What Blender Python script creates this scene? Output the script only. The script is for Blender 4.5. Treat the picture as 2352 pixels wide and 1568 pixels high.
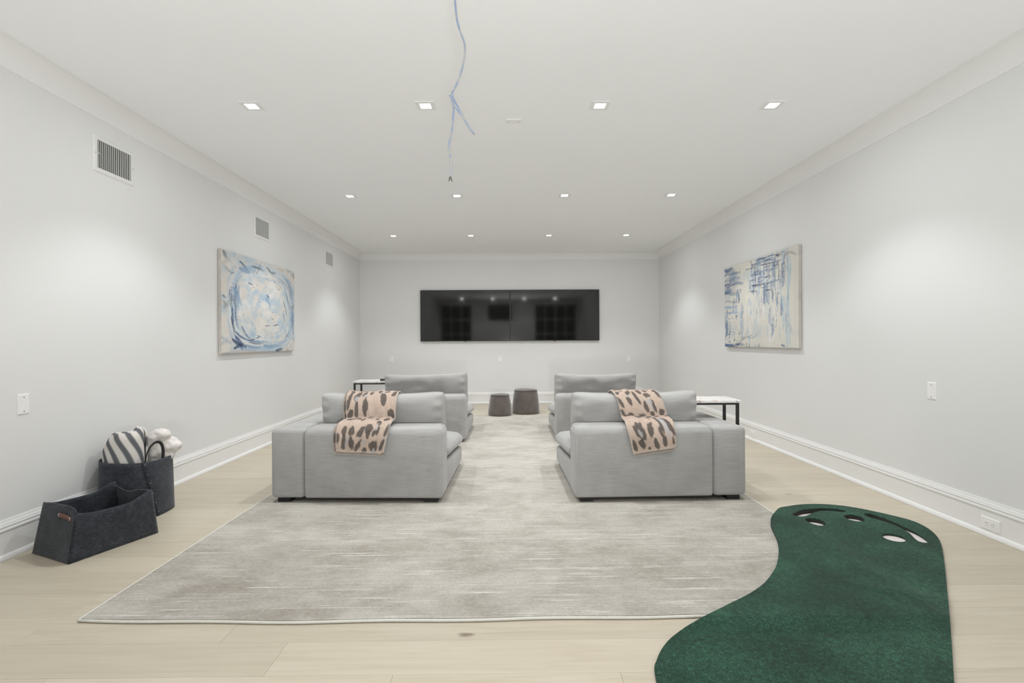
import bpy, bmesh, math, random
import numpy as np
from mathutils import Vector, Matrix
from mathutils.geometry import delaunay_2d_cdt

for o in list(bpy.data.objects):
    bpy.data.objects.remove(o, do_unlink=True)
scene = bpy.context.scene
COL = scene.collection
PI = math.pi

# ------------------------------------------------------------------ camera, world, exposure
CAM_H = 1.1433
YAW, PITCH, ROLL = 8.82131825e-03, -1.78235105e-03, -5.81548489e-03
cam_d = bpy.data.cameras.new('camera')
cam_d.sensor_width = 36.0
cam_d.lens = 18.0
cam_d.clip_start = 0.05
cam = bpy.data.objects.new('camera', cam_d)
COL.objects.link(cam)
cy, sy = math.cos(YAW), math.sin(YAW)
cp, sp = math.cos(PITCH), math.sin(PITCH)
cr, sr = math.cos(ROLL), math.sin(ROLL)
Rm = Matrix(((cr, 0, sr), (0, 1, 0), (-sr, 0, cr))) @ Matrix(((1, 0, 0), (0, cp, sp), (0, -sp, cp))) @ Matrix(((cy, -sy, 0), (sy, cy, 0), (0, 0, 1)))
right, fwd, up = Rm[0], Rm[1], Rm[2]
cam.matrix_world = Matrix(((right[0], up[0], -fwd[0], 0), (right[1], up[1], -fwd[1], 0), (right[2], up[2], -fwd[2], CAM_H), (0, 0, 0, 1)))
scene.camera = cam

world = bpy.data.worlds.new('world')
scene.world = world
world.use_nodes = True
world.node_tree.nodes['Background'].inputs[0].default_value = (0.01, 0.011, 0.013, 1)
world.node_tree.nodes['Background'].inputs[1].default_value = 1.0

vs = scene.view_settings
vs.view_transform = 'Standard'
vs.look = 'None'
vs.gamma = 1.0
vs.use_curve_mapping = False
vs.exposure = 0.0
LAMP_W = 50.0          # aimed share of each downlight
LAMP_CONE = 108.0      # degrees
LAMP_BLEND = 0.5
LENS_W = 3.8          # share scattered by the frosted lens
LAMP_COL = (0.970, 0.985, 1.0)
STAND_W = 325.0        # added fill lamp on a stand behind the camera, turned up at the ceiling
STAND_TILT = 43.0      # degrees above level
STAND_CONE = 128.0

# ------------------------------------------------------------------ room numbers
XL, XR, YB, YF, CE = -2.6815, 2.7785, 9.3506, -1.50, 2.74
CROWN_IN, CROWN_DROP = 0.117, 0.123
RUG = (-1.772, 1.735, 2.08, 7.785)      # x0 x1 y0 y1
RUG_T = 0.0125
rnd = random.Random(7)

# ------------------------------------------------------------------ material helpers
def lin(r, g, b):
    f = lambda c: (c / 255 / 12.92) if c / 255 <= 0.04045 else ((c / 255 + 0.055) / 1.055) ** 2.4
    return (f(r), f(g), f(b), 1.0)

class NB:
    def __init__(s, name, rough=0.5):
        s.m = bpy.data.materials.new(name)
        s.m.use_nodes = True
        s.t = s.m.node_tree
        s.b = s.t.nodes['Principled BSDF']
        s.b.inputs['Roughness'].default_value = rough
        s.tc = None
    def n(s, typ, **kw):
        nd = s.t.nodes.new(typ)
        for k, v in kw.items():
            if hasattr(nd, k) and k not in nd.inputs:
                setattr(nd, k, v)
            else:
                i = nd.inputs[k]
                if isinstance(v, bpy.types.NodeSocket):
                    s.t.links.new(v, i)
                else:
                    i.default_value = v
        return nd
    def link(s, a, b):
        s.t.links.new(a, b)
    def co(s, scale=(1, 1, 1), kind='Object', rot=(0, 0, 0), offs=None):
        if s.tc is None:
            s.tc = s.t.nodes.new('ShaderNodeTexCoord')
        mp = s.t.nodes.new('ShaderNodeMapping')
        mp.inputs['Scale'].default_value = scale
        mp.inputs['Rotation'].default_value = rot
        s.link(s.tc.outputs[kind], mp.inputs['Vector'])
        if offs is not None:
            s.link(offs, mp.inputs['Location'])
        return mp.outputs['Vector']
    def noise(s, scale=(1, 1, 1), sc=1.0, detail=2.0, rough=0.5, dist=0.0, offs=None, rot=(0, 0, 0)):
        return s.n('ShaderNodeTexNoise', Vector=s.co(scale, offs=offs, rot=rot), Scale=sc, Detail=detail, Roughness=rough, Distortion=dist).outputs['Fac']
    def ramp(s, fac, stops, interp='LINEAR'):
        r = s.t.nodes.new('ShaderNodeValToRGB')
        r.color_ramp.interpolation = interp
        els = r.color_ramp.elements
        while len(els) < len(stops):
            els.new(0.5)
        for e, (p, c) in zip(els, stops):
            e.position = p
            e.color = c
        s.link(fac, r.inputs['Fac'])
        return r.outputs['Color']
    def math(s, op, a, b=0.0):
        nd = s.t.nodes.new('ShaderNodeMath')
        nd.operation = op
        for i, v in enumerate((a, b)):
            if isinstance(v, bpy.types.NodeSocket):
                s.link(v, nd.inputs[i])
            else:
                nd.inputs[i].default_value = v
        return nd.outputs[0]
    def mix(s, fac, a, b, mode='MIX'):
        nd = s.t.nodes.new('ShaderNodeMix')
        nd.data_type = 'RGBA'
        nd.blend_type = mode
        for i, v in ((0, fac), (6, a), (7, b)):
            if isinstance(v, bpy.types.NodeSocket):
                s.link(v, nd.inputs[i])
            else:
                nd.inputs[i].default_value = v
        return nd.outputs[2]
    def base(s, c):
        if isinstance(c, bpy.types.NodeSocket):
            s.link(c, s.b.inputs['Base Color'])
        else:
            s.b.inputs['Base Color'].default_value = c
        return s
    def bump(s, h, strength=0.3, dist=0.002):
        b = s.t.nodes.new('ShaderNodeBump')
        b.inputs['Strength'].default_value = strength
        b.inputs['Distance'].default_value = dist
        s.link(h, b.inputs['Height'])
        s.link(b.outputs['Normal'], s.b.inputs['Normal'])
        return s
    def spec(s, v):
        s.b.inputs['Specular IOR Level'].default_value = v
        return s

MAT = {}
def paint(name, c, rough=0.75, tex=0.02):
    m = NB(name, rough)
    n = m.noise((1, 1, 1), 1.3, 3)
    c2 = tuple(x * (1 - tex) for x in c[:3]) + (1,)
    m.base(m.ramp(n, [(0.3, c2), (0.7, c)])).spec(0.25)
    m.bump(m.noise((1, 1, 1), 320, 2), 0.06, 0.001)
    MAT[name] = m.m
paint('wall_paint', (0.795, 0.798, 0.792, 1))
paint('ceiling_paint', (0.945, 0.953, 0.957, 1))
paint('trim_paint', (0.86, 0.86, 0.85, 1), 0.42)
paint('plate_plastic', (0.90, 0.90, 0.89, 1), 0.38)
paint('grille_metal', (0.80, 0.80, 0.785, 1), 0.45)
def plain(name, c, rough=0.5, metal=0.0, spec=0.5, var=0.12, sc=60):
    m = NB(name, rough)
    n = m.noise((1, 1, 1), sc, 3)
    c2 = tuple(x * (1 - var) for x in c[:3]) + (1,)
    m.base(m.ramp(n, [(0.3, c2), (0.7, c)])).spec(spec)
    m.b.inputs['Metallic'].default_value = metal
    MAT[name] = m.m
    return m
plain('black_metal', lin(38, 38, 37), 0.45)
plain('black_foot', lin(24, 24, 23), 0.6)
plain('screw_dark', lin(35, 35, 34), 0.5)
plain('duct_dark', lin(120, 119, 115), 0.8)
plain('tv_bezel', lin(16, 16, 16), 0.35)
plain('rivet_metal', (0.75, 0.75, 0.75, 1), 0.25, 0.9)
plain('leather_brown', lin(108, 74, 62), 0.5)
plain('foam_dark', lin(46, 46, 44), 0.9)
plain('hole_white', lin(225, 217, 214), 0.6)
plain('binding_white', lin(226, 224, 216), 0.8, var=0.06)
plain('stitch_thread', lin(222, 214, 204), 0.9)
plain('remote_black', lin(22, 23, 24), 0.35)
plain('cable_end', lin(96, 92, 84), 0.7)
plain('canvas_edge', lin(205, 199, 192), 0.8, var=0.2, sc=9)
plain('night_glass', lin(10, 11, 13), 0.08)

m = NB('tv_glass', 0.06)
m.base(m.ramp(m.noise((1, 1, 1), 3), [(0.0, (0.006, 0.006, 0.006, 1)), (1.0, (0.008, 0.008, 0.008, 1))]))
m.b.inputs['IOR'].default_value = 1.6
MAT['tv_glass'] = m.m

m = NB('lens_glow', 0.4)
m.base((0.9, 0.9, 0.9, 1))
m.b.inputs['Emission Color'].default_value = (1.0, 0.985, 0.955, 1)
m.b.inputs['Emission Strength'].default_value = 14.0
MAT['lens_glow'] = m.m

# light oak planks: each plank shifts tone and grain by its own random number
m = NB('oak_plank', 0.42)
oi = m.t.nodes.new('ShaderNodeObjectInfo')
off = m.n('ShaderNodeCombineXYZ', X=m.math('MULTIPLY', oi.outputs['Random'], 37.0), Y=m.math('MULTIPLY', oi.outputs['Random'], 91.0))
g1 = m.noise((1.1, 16, 1), 1.6, 5, 0.62, 1.2, offs=off.outputs[0])
g2 = m.noise((5, 190, 1), 1.0, 3, 0.6, offs=off.outputs[0])
g3 = m.noise((0.8, 2.2, 1), 1.0, 2, offs=off.outputs[0])
c = m.ramp(g1, [(0.25, lin(193, 182, 163)), (0.5, lin(205, 196, 178)), (0.78, lin(213, 205, 189))])
c = m.mix(m.math('MULTIPLY', g2, 0.30), c, lin(170, 158, 138))
c = m.mix(m.ramp(g3, [(0.35, (0, 0, 0, 1)), (0.75, (0.3, 0.3, 0.3, 1))]), c, lin(190, 179, 160))
tone = m.ramp(oi.outputs['Random'], [(0.0, (0.92, 0.915, 0.905, 1)), (1.0, (1.03, 1.03, 1.03, 1))])
c = m.mix(1.0, c, tone, 'MULTIPLY')
vo = m.n('ShaderNodeTexVoronoi', Vector=m.co((1.0, 2.2, 1), offs=off.outputs[0]), Scale=1.25)
vd = m.math('ADD', vo.outputs['Distance'], m.math('MULTIPLY', m.noise((14, 30, 1), 2.0, 2, offs=off.outputs[0]), 0.05))
kn = m.ramp(vd, [(0.046, (0.85, 0.85, 0.85, 1)), (0.078, (0, 0, 0, 1))])
c = m.mix(kn, c, lin(120, 104, 84))
m.base(c).spec(0.35)
m.bump(g2, 0.12, 0.001)
MAT['oak_plank'] = m.m
plain('subfloor', lin(120, 106, 84), 0.9)

# sofa linen: slubs run sideways
def fabric(name, dark, light, slub=1.0):
    m = NB(name, 0.92)
    a = m.noise((7, 7, 230), 1.0, 3, 0.6)
    b = m.noise((7, 230, 7), 1.0, 3, 0.6)
    d = m.noise((1, 1, 1), 420, 2)
    e = m.noise((1, 1, 1), 5, 3)
    v = m.math('ADD', m.math('MULTIPLY', a, 0.45 * slub), m.math('MULTIPLY', b, 0.25 * slub))
    v = m.math('ADD', v, m.math('MULTIPLY', d, 0.3))
    v = m.math('ADD', v, m.math('MULTIPLY', m.math('SUBTRACT', e, 0.5), 0.22))
    mid = 0.5 * (0.7 * slub + 0.3)
    m.base(m.ramp(v, [(mid - 0.18, dark), (mid + 0.19, light)])).spec(0.1)
    m.b.inputs['Sheen Weight'].default_value = 0.25
    m.b.inputs['Sheen Roughness'].default_value = 0.5
    m.bump(v, 0.35, 0.0015)
    MAT[name] = m.m
fabric('sofa_linen', lin(149, 148, 146), lin(184, 183, 181))
fabric('sofa_cushion', lin(156, 155, 153), lin(182, 181, 179), 0.8)

m = NB('stool_velvet', 0.85)
n = m.noise((1, 1, 1), 9, 3, 0.6, 0.6)
m.base(m.ramp(n, [(0.3, lin(94, 87, 83)), (0.7, lin(110, 102, 98))])).spec(0.1)
m.b.inputs['Sheen Weight'].default_value = 0.5
MAT['stool_velvet'] = m.m

# rug: mottled taupe and ivory, thin pale streaks woven sideways
m = NB('rug_pile', 0.95)
mot = m.noise((1.0, 1.5, 1), 2.6, 5, 0.65, 0.3)
big = m.noise((0.5, 0.8, 1), 1.0, 2)
fine = m.noise((1, 1, 1), 120, 4, 0.8)
grain = m.noise((40, 130, 1), 1.0, 3, 0.7)
st = m.noise((1.7, 75, 1), 1.0, 3, 0.7, 0.2)
st2 = m.noise((0.7, 120, 1), 1.0, 2, 0.5)
v = m.math('ADD', m.math('MULTIPLY', mot, 0.6), m.math('MULTIPLY', big, 0.4))
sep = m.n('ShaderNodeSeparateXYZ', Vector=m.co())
v = m.math('ADD', v, m.math('MULTIPLY', m.n('ShaderNodeMapRange', Value=sep.outputs['Y'], **{'From Min': 2.0, 'From Max': 4.6, 'To Min': -0.1, 'To Max': 0.5}).outputs[0], 0.07))  # near end darker: pile sheen and fall of light put into the colour
v = m.math('ADD', v, m.math('MULTIPLY', m.math('SUBTRACT', m.noise((1, 1.6, 1), 11, 4, 0.7), 0.5), 0.22))
c = m.ramp(v, [(0.33, lin(150, 143, 133)), (0.45, lin(173, 168, 158)), (0.58, lin(196, 192, 183))])
c = m.mix(m.ramp(st2, [(0.35, (0.42, 0.42, 0.42, 1)), (0.62, (0, 0, 0, 1))]), c, lin(162, 156, 147))
stm = m.math('MULTIPLY', m.ramp(st, [(0.575, (0, 0, 0, 1)), (0.635, (0.9, 0.9, 0.9, 1))]), m.ramp(m.noise((2.5, 9, 1), 1.0, 3, 0.6), [(0.40, (0.1, 0.1, 0.1, 1)), (0.58, (1, 1, 1, 1))]))
c = m.mix(stm, c, lin(224, 222, 216))
c = m.mix(m.ramp(fine, [(0.3, (0.5, 0.5, 0.5, 1)), (0.52, (0, 0, 0, 1))]), c, lin(134, 128, 119))
c = m.mix(m.ramp(grain, [(0.52, (0, 0, 0, 1)), (0.72, (0.5, 0.5, 0.5, 1))]), c, lin(214, 212, 206))
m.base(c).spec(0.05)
m.bump(m.math('ADD', fine, grain), 0.5, 0.004)
MAT['rug_pile'] = m.m

# green turf
m = NB('green_turf', 0.95)
fine = m.noise((1, 1, 1), 240, 4, 0.8)
mid = m.noise((1, 1, 1), 60, 3, 0.6)
big = m.noise((1, 1, 1), 3.0, 3)
v = m.math('ADD', m.math('MULTIPLY', fine, 0.6), m.math('ADD', m.math('MULTIPLY', mid, 0.2), m.math('MULTIPLY', big, 0.2)))
m.base(m.ramp(v, [(0.41, lin(15, 39, 29)), (0.51, lin(28, 63, 48)), (0.60, lin(58, 106, 83))])).spec(0.05)
m.b.inputs['Sheen Weight'].default_value = 0.15
m.bump(fine, 0.6, 0.003)
MAT['green_turf'] = m.m

# charcoal felt
m = NB('charcoal_felt', 0.95)
fb = m.noise((60, 60, 160), 1.0, 4, 0.7, 0.8, rot=(0.6, 0.3, 0.2))
bl = m.noise((1, 1, 1), 14, 3)
v = m.math('ADD', m.math('MULTIPLY', fb, 0.7), m.math('MULTIPLY', bl, 0.3))
m.base(m.ramp(v, [(0.34, lin(40, 43, 48)), (0.5, lin(57, 60, 66)), (0.68, lin(80, 84, 92))])).spec(0.08)
m.b.inputs['Sheen Weight'].default_value = 0.2
m.bump(fb, 0.3, 0.0015)
MAT['charcoal_felt'] = m.m
plain('felt_strap', lin(42, 42, 42), 0.8)

m = NB('white_terry', 0.95)
m.base(m.ramp(m.noise((1, 1, 1), 90, 3), [(0.3, lin(222, 217, 212)), (0.7, lin(238, 234, 230))])).spec(0.05)
m.bump(m.noise((1, 1, 1), 260, 2), 0.5, 0.002)
MAT['white_terry'] = m.m

m = NB('marble', 0.25)
w = m.noise((1, 1, 1), 9, 6, 0.7, 1.6)
c = m.ramp(w, [(0.38, lin(205, 190, 182)), (0.46, lin(226, 222, 218)), (0.6, lin(233, 231, 228))])
m.base(c)
MAT['marble'] = m.m

m = NB('cable_jacket', 0.4)
m.base(m.ramp(m.noise((1, 1, 1), 30, 2), [(0.42, lin(120, 136, 162)), (0.60, lin(152, 152, 152))]))
MAT['cable_jacket'] = m.m

def attr_mat(name, rough=0.8, bump=0.0, bsc=90):
    m = NB(name, rough)
    a = m.t.nodes.new('ShaderNodeAttribute')
    a.attribute_name = 'paint'
    n = m.noise((1, 1, 1), bsc, 3, 0.7)
    c = m.mix(m.math('MULTIPLY', n, 0.10), a.outputs['Color'], (0.25, 0.24, 0.23, 1))
    m.base(c).spec(0.1)
    if bump:
        m.bump(n, bump, 0.002)
    MAT[name] = m.m
attr_mat('oil_paint', 0.6, 0.35, 70)
attr_mat('throw_wool', 0.95, 0.5, 300)
attr_mat('striped_terry', 0.95, 0.5, 260)

# ------------------------------------------------------------------ object helpers
def mesh_from(bm, name):
    me = bpy.data.meshes.new(name)
    bmesh.ops.recalc_face_normals(bm, faces=bm.faces[:])
    bm.to_mesh(me)
    bm.free()
    return me
def obj(name, me, mat=None, parent=None, smooth=False):
    if isinstance(me, bmesh.types.BMesh):
        me = mesh_from(me, name)
    o = bpy.data.objects.new(name, me)
    COL.objects.link(o)
    if mat and not me.materials:
        me.materials.append(MAT[mat])
    if parent is not None:
        o.parent = parent
    if smooth:
        me.polygons.foreach_set('use_smooth', [True] * len(me.polygons))
    return o
def tag(o, label, cat, group=None):
    o['label'] = label
    o['category'] = cat
    if group:
        o['group'] = group
    return o
def thing(name, label, cat, loc=(0, 0, 0), rz=0.0, group=None):
    o = bpy.data.objects.new(name, None)
    o.empty_display_size = 0.1
    COL.objects.link(o)
    o.location = loc
    o.rotation_euler = (0, 0, rz)
    return tag(o, label, cat, group)
def struct(name, bm, mat, parent=None, label=None, smooth=False):
    o = obj(name, bm, mat, parent, smooth)
    if parent is None:
        o['kind'] = 'structure'
    if label:
        o['label'] = label
    return o
def box(bm, x0, x1, y0, y1, z0, z1):
    v = [bm.verts.new(p) for p in ((x0, y0, z0), (x1, y0, z0), (x1, y1, z0), (x0, y1, z0), (x0, y0, z1), (x1, y0, z1), (x1, y1, z1), (x0, y1, z1))]
    for f in ((3, 2, 1, 0), (4, 5, 6, 7), (0, 1, 5, 4), (1, 2, 6, 5), (2, 3, 7, 6), (3, 0, 4, 7)):
        bm.faces.new([v[i] for i in f])
    return v
def bx(*a):
    bm = bmesh.new()
    box(bm, *a)
    return bm
def rbx(x0, x1, y0, y1, z0, z1, r=0.02, seg=3):
    bm = bx(x0, x1, y0, y1, z0, z1)
    bmesh.ops.bevel(bm, geom=bm.edges[:] + bm.verts[:], offset=r, segments=seg, profile=0.5, affect='EDGES')
    return bm
def cyl(bm, p0, p1, r0, r1=None, n=16):
    r1 = r0 if r1 is None else r1
    p0, p1 = Vector(p0), Vector(p1)
    d = (p1 - p0).normalized()
    a = d.orthogonal().normalized()
    b = d.cross(a)
    rings = []
    for p, r in ((p0, r0), (p1, r1)):
        rings.append([bm.verts.new(p + a * r * math.cos(2 * PI * i / n) + b * r * math.sin(2 * PI * i / n)) for i in range(n)])
    for i in range(n):
        bm.faces.new([rings[0][i], rings[0][(i + 1) % n], rings[1][(i + 1) % n], rings[1][i]])
    bm.faces.new(rings[0][::-1])
    bm.faces.new(rings[1])
def cyl_bm(*a, **k):
    bm = bmesh.new()
    cyl(bm, *a, **k)
    return bm
def prism(profile, axis, a0, a1):
    """profile: (u, v) outline with u the distance from the wall and v the height, extruded along the wall"""
    bm = bmesh.new()
    put = {'L': lambda u, v, t: (XL + u, t, v), 'R': lambda u, v, t: (XR - u, t, v), 'B': lambda u, v, t: (t, YB - u, v), 'F': lambda u, v, t: (t, YF + u, v)}[axis]
    r0 = [bm.verts.new(put(u, v, a0)) for u, v in profile]
    r1 = [bm.verts.new(put(u, v, a1)) for u, v in profile]
    n = len(profile)
    for i in range(n):
        bm.faces.new([r0[i], r0[(i + 1) % n], r1[(i + 1) % n], r1[i]])
    bm.faces.new(r0)
    bm.faces.new(r1[::-1])
    return bm
def catmull(pts, sub=6):
    P = [np.array(p, float) for p in pts]
    P = [2 * P[0] - P[1]] + P + [2 * P[-1] - P[-2]]
    out = []
    for i in range(1, len(P) - 2):
        for k in range(sub):
            t = k / sub
            a, b, c, d = P[i - 1], P[i], P[i + 1], P[i + 2]
            out.append(0.5 * ((2 * b) + (c - a) * t + (2 * a - 5 * b + 4 * c - d) * t * t + (3 * b - a - 3 * c + d) * t ** 3))
    out.append(P[-2])
    return out
def tube(bm, pts, r, n=8, closed=False, flat=None):
    pts = [Vector(p) for p in pts]
    N = len(pts)
    prev = None
    rings = []
    for i, p in enumerate(pts):
        a = pts[(i - 1) % N] if (closed or i > 0) else p
        b = pts[(i + 1) % N] if (closed or i < N - 1) else p
        d = (b - a).normalized()
        if prev is None:
            u = d.orthogonal().normalized()
        else:
            u = (prev - d * prev.dot(d)).normalized()
        prev = u
        w = d.cross(u)
        rr = r if not callable(r) else r(i / (N - 1))
        rings.append([bm.verts.new(p + u * rr * math.cos(2 * PI * k / n) + w * rr * math.sin(2 * PI * k / n)) for k in range(n)])
    for i in range(N if closed else N - 1):
        A, B = rings[i], rings[(i + 1) % N]
        for k in range(n):
            bm.faces.new([A[k], A[(k + 1) % n], B[(k + 1) % n], B[k]])
    if not closed:
        bm.faces.new(rings[0][::-1])
        bm.faces.new(rings[-1])
def grid_mesh(name, P, color=None, closed_u=False):
    """P: (n, m, 3) array of points"""
    n, mm = P.shape[:2]
    idx = np.arange(n * mm).reshape(n, mm)
    A = idx[:-1, :-1].ravel(); B = idx[1:, :-1].ravel(); C = idx[1:, 1:].ravel(); D = idx[:-1, 1:].ravel()
    F = np.stack([A, B, C, D], 1)
    if closed_u:
        F = np.concatenate([F, np.stack([idx[-1, :-1], idx[0, :-1], idx[0, 1:], idx[-1, 1:]], 1)])
    me = bpy.data.meshes.new(name)
    me.from_pydata(P.reshape(-1, 3).tolist(), [], F.tolist())
    if color is not None:
        at = me.color_attributes.new('paint', 'FLOAT_COLOR', 'POINT')
        c4 = np.ones((n * mm, 4), np.float32)
        c4[:, :3] = color.reshape(-1, 3)
        at.data.foreach_set('color', c4.ravel())
    me.polygons.foreach_set('use_smooth', [True] * len(me.polygons))
    me.update()
    return me
def sstep(t):
    t = np.clip(t, 0, 1)
    return t * t * (3 - 2 * t)

# ================================================================== THE SETTING
struct('ceiling', bx(XL - 0.1, XR + 0.1, YF - 0.1, YB + 0.1, CE, CE + 0.1), 'ceiling_paint')
struct('wall_left', bx(XL - 0.1, XL, YF - 0.1, YB + 0.1, -0.05, CE), 'wall_paint')
struct('wall_right', bx(XR, XR + 0.1, YF - 0.1, YB + 0.1, -0.05, CE), 'wall_paint')
struct('wall_back', bx(XL, XR, YB, YB + 0.1, -0.05, CE), 'wall_paint')
struct('wall_front', bx(XL, XR, YF - 0.1, YF, -0.05, CE), 'wall_paint')
floor = struct('floor', bx(XL - 0.1, XR + 0.1, YF - 0.1, YB + 0.1, -0.06, -0.012), 'subfloor')

# oak planks, laid sideways across the room
PW = 0.198
JOINTS = {0: [-0.843, 1.26], 1: [-1.886, -1.102, 1.05], -1: [-1.573, -0.399, 0.381]}
k0 = int(math.floor((YF - 1.757) / PW))
k1 = int(math.ceil((YB - 1.757) / PW))
def plank(x0, x1, y0, y1):
    g, ch = 0.0003, 0.0007
    x0 += g; x1 -= g; y0 += g; y1 -= g
    bm = bmesh.new()
    lo = [bm.verts.new(p) for p in ((x0, y0, -0.012), (x1, y0, -0.012), (x1, y1, -0.012), (x0, y1, -0.012))]
    mi = [bm.verts.new(p) for p in ((x0, y0, -ch), (x1, y0, -ch), (x1, y1, -ch), (x0, y1, -ch))]
    hi = [bm.verts.new(p) for p in ((x0 + ch, y0 + ch, 0), (x1 - ch, y0 + ch, 0), (x1 - ch, y1 - ch, 0), (x0 + ch, y1 - ch, 0))]
    for a, b in ((lo, mi), (mi, hi)):
        for i in range(4):
            bm.faces.new([a[i], a[(i + 1) % 4], b[(i + 1) % 4], b[i]])
    bm.faces.new(hi)
    bm.faces.new(lo[::-1])
    return bm
for k in range(k0, k1):
    ya, yb = max(YF, 1.757 + k * PW), min(YB, 1.757 + (k + 1) * PW)
    if yb - ya < 0.01:
        continue
    if k in JOINTS:
        js = JOINTS[k]
    else:
        js, x = [], XL + rnd.uniform(0.35, 1.9)
        while x < XR - 0.3:
            js.append(x)
            x += rnd.uniform(1.35, 2.15)
    xs = [XL] + js + [XR]
    for a, b in zip(xs[:-1], xs[1:]):
        obj('plank', plank(a, b, ya, yb), 'oak_plank', floor)

# baseboards: flat board, stepped cap, quarter-round shoe
BH = 0.206
cap = [(0.0, BH - 0.058), (0.019, BH - 0.058), (0.0205, BH - 0.054), (0.0205, BH - 0.047), (0.018, BH - 0.043), (0.0155, BH - 0.043), (0.0155, BH - 0.035), (0.0185, BH - 0.033), (0.0185, BH - 0.031),
       (0.016, BH - 0.029), (0.0145, BH - 0.022), (0.0115, BH - 0.014), (0.009, BH - 0.011), (0.009, BH - 0.007), (0.007, BH - 0.006), (0.007, BH - 0.001), (0.0, BH)]
board = [(0.0, 0.0), (0.0155, 0.0), (0.0155, BH - 0.058), (0.0, BH - 0.058)]
shoe = [(0.0155, 0.0)] + [(0.0155 + 0.016 * math.cos(a * PI / 2 / 6), 0.001 + 0.027 * math.sin(a * PI / 2 / 6)) for a in range(7)]
for side, ax, a0, a1 in (('left', 'L', YF, YB), ('right', 'R', YF, YB), ('back', 'B', XL, XR), ('front', 'F', XL, XR)):
    b = struct('baseboard_' + side, prism(board, ax, a0, a1), 'trim_paint')
    obj('cap_molding', prism(cap, ax, a0, a1), 'trim_paint', b)
    obj('shoe_molding', prism(shoe, ax, a0, a1), 'trim_paint', b)
# cove crown all around the ceiling
ci, cd = CROWN_IN, CROWN_DROP
crown = [(0.0, CE), (0.0, CE - cd), (0.004, CE - cd), (0.0055, CE - cd + 0.004)]
for i in range(1, 12):
    a = PI / 2 * i / 12
    crown.append((0.0055 + (ci - 0.0095) * (1 - math.cos(a)), CE - cd + 0.004 + (cd - 0.008) * math.sin(a)))
crown += [(ci - 0.004, CE - 0.004), (ci, CE - 0.003), (ci, CE)]
for i, (ax, a0, a1) in enumerate((('L', YF, YB), ('R', YF, YB), ('B', XL, XR), ('F', XL, XR))):
    struct('trim_%d' % (i + 1), prism(crown, ax, a0, a1), 'trim_paint')

# two dark night-time windows in the wall behind the camera (they show in the screens)
def window(n, x0, x1, z0, z1, cols, rows):
    fw, y = 0.07, YF
    bm = bmesh.new()
    for a in ((x0 - fw, x0, z0 - fw, z1 + fw), (x1, x1 + fw, z0 - fw, z1 + fw), (x0, x1, z1, z1 + fw), (x0, x1, z0 - fw, z0)):
        box(bm, a[0], a[1], y, y + 0.03, a[2], a[3])
    w = struct('window_%d' % n, bm, 'trim_paint')
    cw, rh = (x1 - x0) / cols, (z1 - z0) / rows
    for i in range(cols):
        for j in range(rows):
            obj('pane', bx(x0 + i * cw + 0.012, x0 + (i + 1) * cw - 0.012, y + 0.004, y + 0.008, z0 + j * rh + 0.012, z0 + (j + 1) * rh - 0.012), 'night_glass', w)
    for i in range(1, cols):
        obj('mullion', bx(x0 + i * cw - 0.012, x0 + i * cw + 0.012, y, y + 0.02, z0, z1), 'trim_paint', w)
    for j in range(1, rows):
        obj('muntin', bx(x0, x1, y, y + 0.016, z0 + j * rh - 0.012, z0 + j * rh + 0.012), 'trim_paint', w)
window(1, -2.60, -1.40, 0.25, 2.54, 3, 4)
window(2, 1.08, 2.69, 0.25, 2.54, 4, 4)

# ================================================================== RECESSED DOWNLIGHTS
LX = (-1.719, -0.546, 0.638, 1.816)
LY = (-0.81, 3.48, 5.635, 7.775)
trim_bm = bmesh.new()
o_, i_, t_ = 0.0625, 0.036, 0.005
for a in ((-o_, o_, -o_, -i_), (-o_, o_, i_, o_), (-o_, -i_, -i_, i_), (i_, o_, -i_, i_)):
    box(trim_bm, a[0], a[1], a[2], a[3], -t_, 0)
trim_me = mesh_from(trim_bm, 'light_trim')
trim_me.materials.append(MAT['trim_paint'])
lens_me = mesh_from(rbx(-0.0355, 0.0355, -0.0355, 0.0355, -0.0022, 0.006, 0.002, 1), 'light_lens')
lens_me.materials.append(MAT['lens_glow'])
PLACE_X = ('leftmost', 'second from the left', 'third from the left', 'rightmost')
ROWN = ('in the row behind the camera', 'in the ceiling row nearest the camera', 'in the middle ceiling row', 'in the ceiling row nearest the televisions')
for j, y in enumerate(LY):
    for i, x in enumerate(LX):
        f = thing('recessed_light', 'square white recessed downlight, %s %s' % (PLACE_X[i], ROWN[j]), 'ceiling light', (x, y, CE), 0, 'square recessed ceiling downlights')
        obj('trim', trim_me, None, f)
        obj('lens', lens_me, None, f)
        ld = bpy.data.lights.new('bulb', 'SPOT')
        ld.energy = LAMP_W
        ld.color = LAMP_COL
        ld.spot_size = math.radians(LAMP_CONE)
        ld.spot_blend = LAMP_BLEND
        ld.shadow_soft_size = 0.04
        lo = bpy.data.objects.new('bulb', ld)
        COL.objects.link(lo)
        lo.parent = f
        lo.location = (0, 0, -0.012)
        la = bpy.data.lights.new('lens_scatter', 'AREA')
        la.energy = LENS_W
        la.color = LAMP_COL
        la.shape = 'SQUARE'
        la.size = 0.07
        lo = bpy.data.objects.new('lens_scatter', la)
        COL.objects.link(lo)
        lo.parent = f
        lo.location = (0, 0, -0.008)

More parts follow.
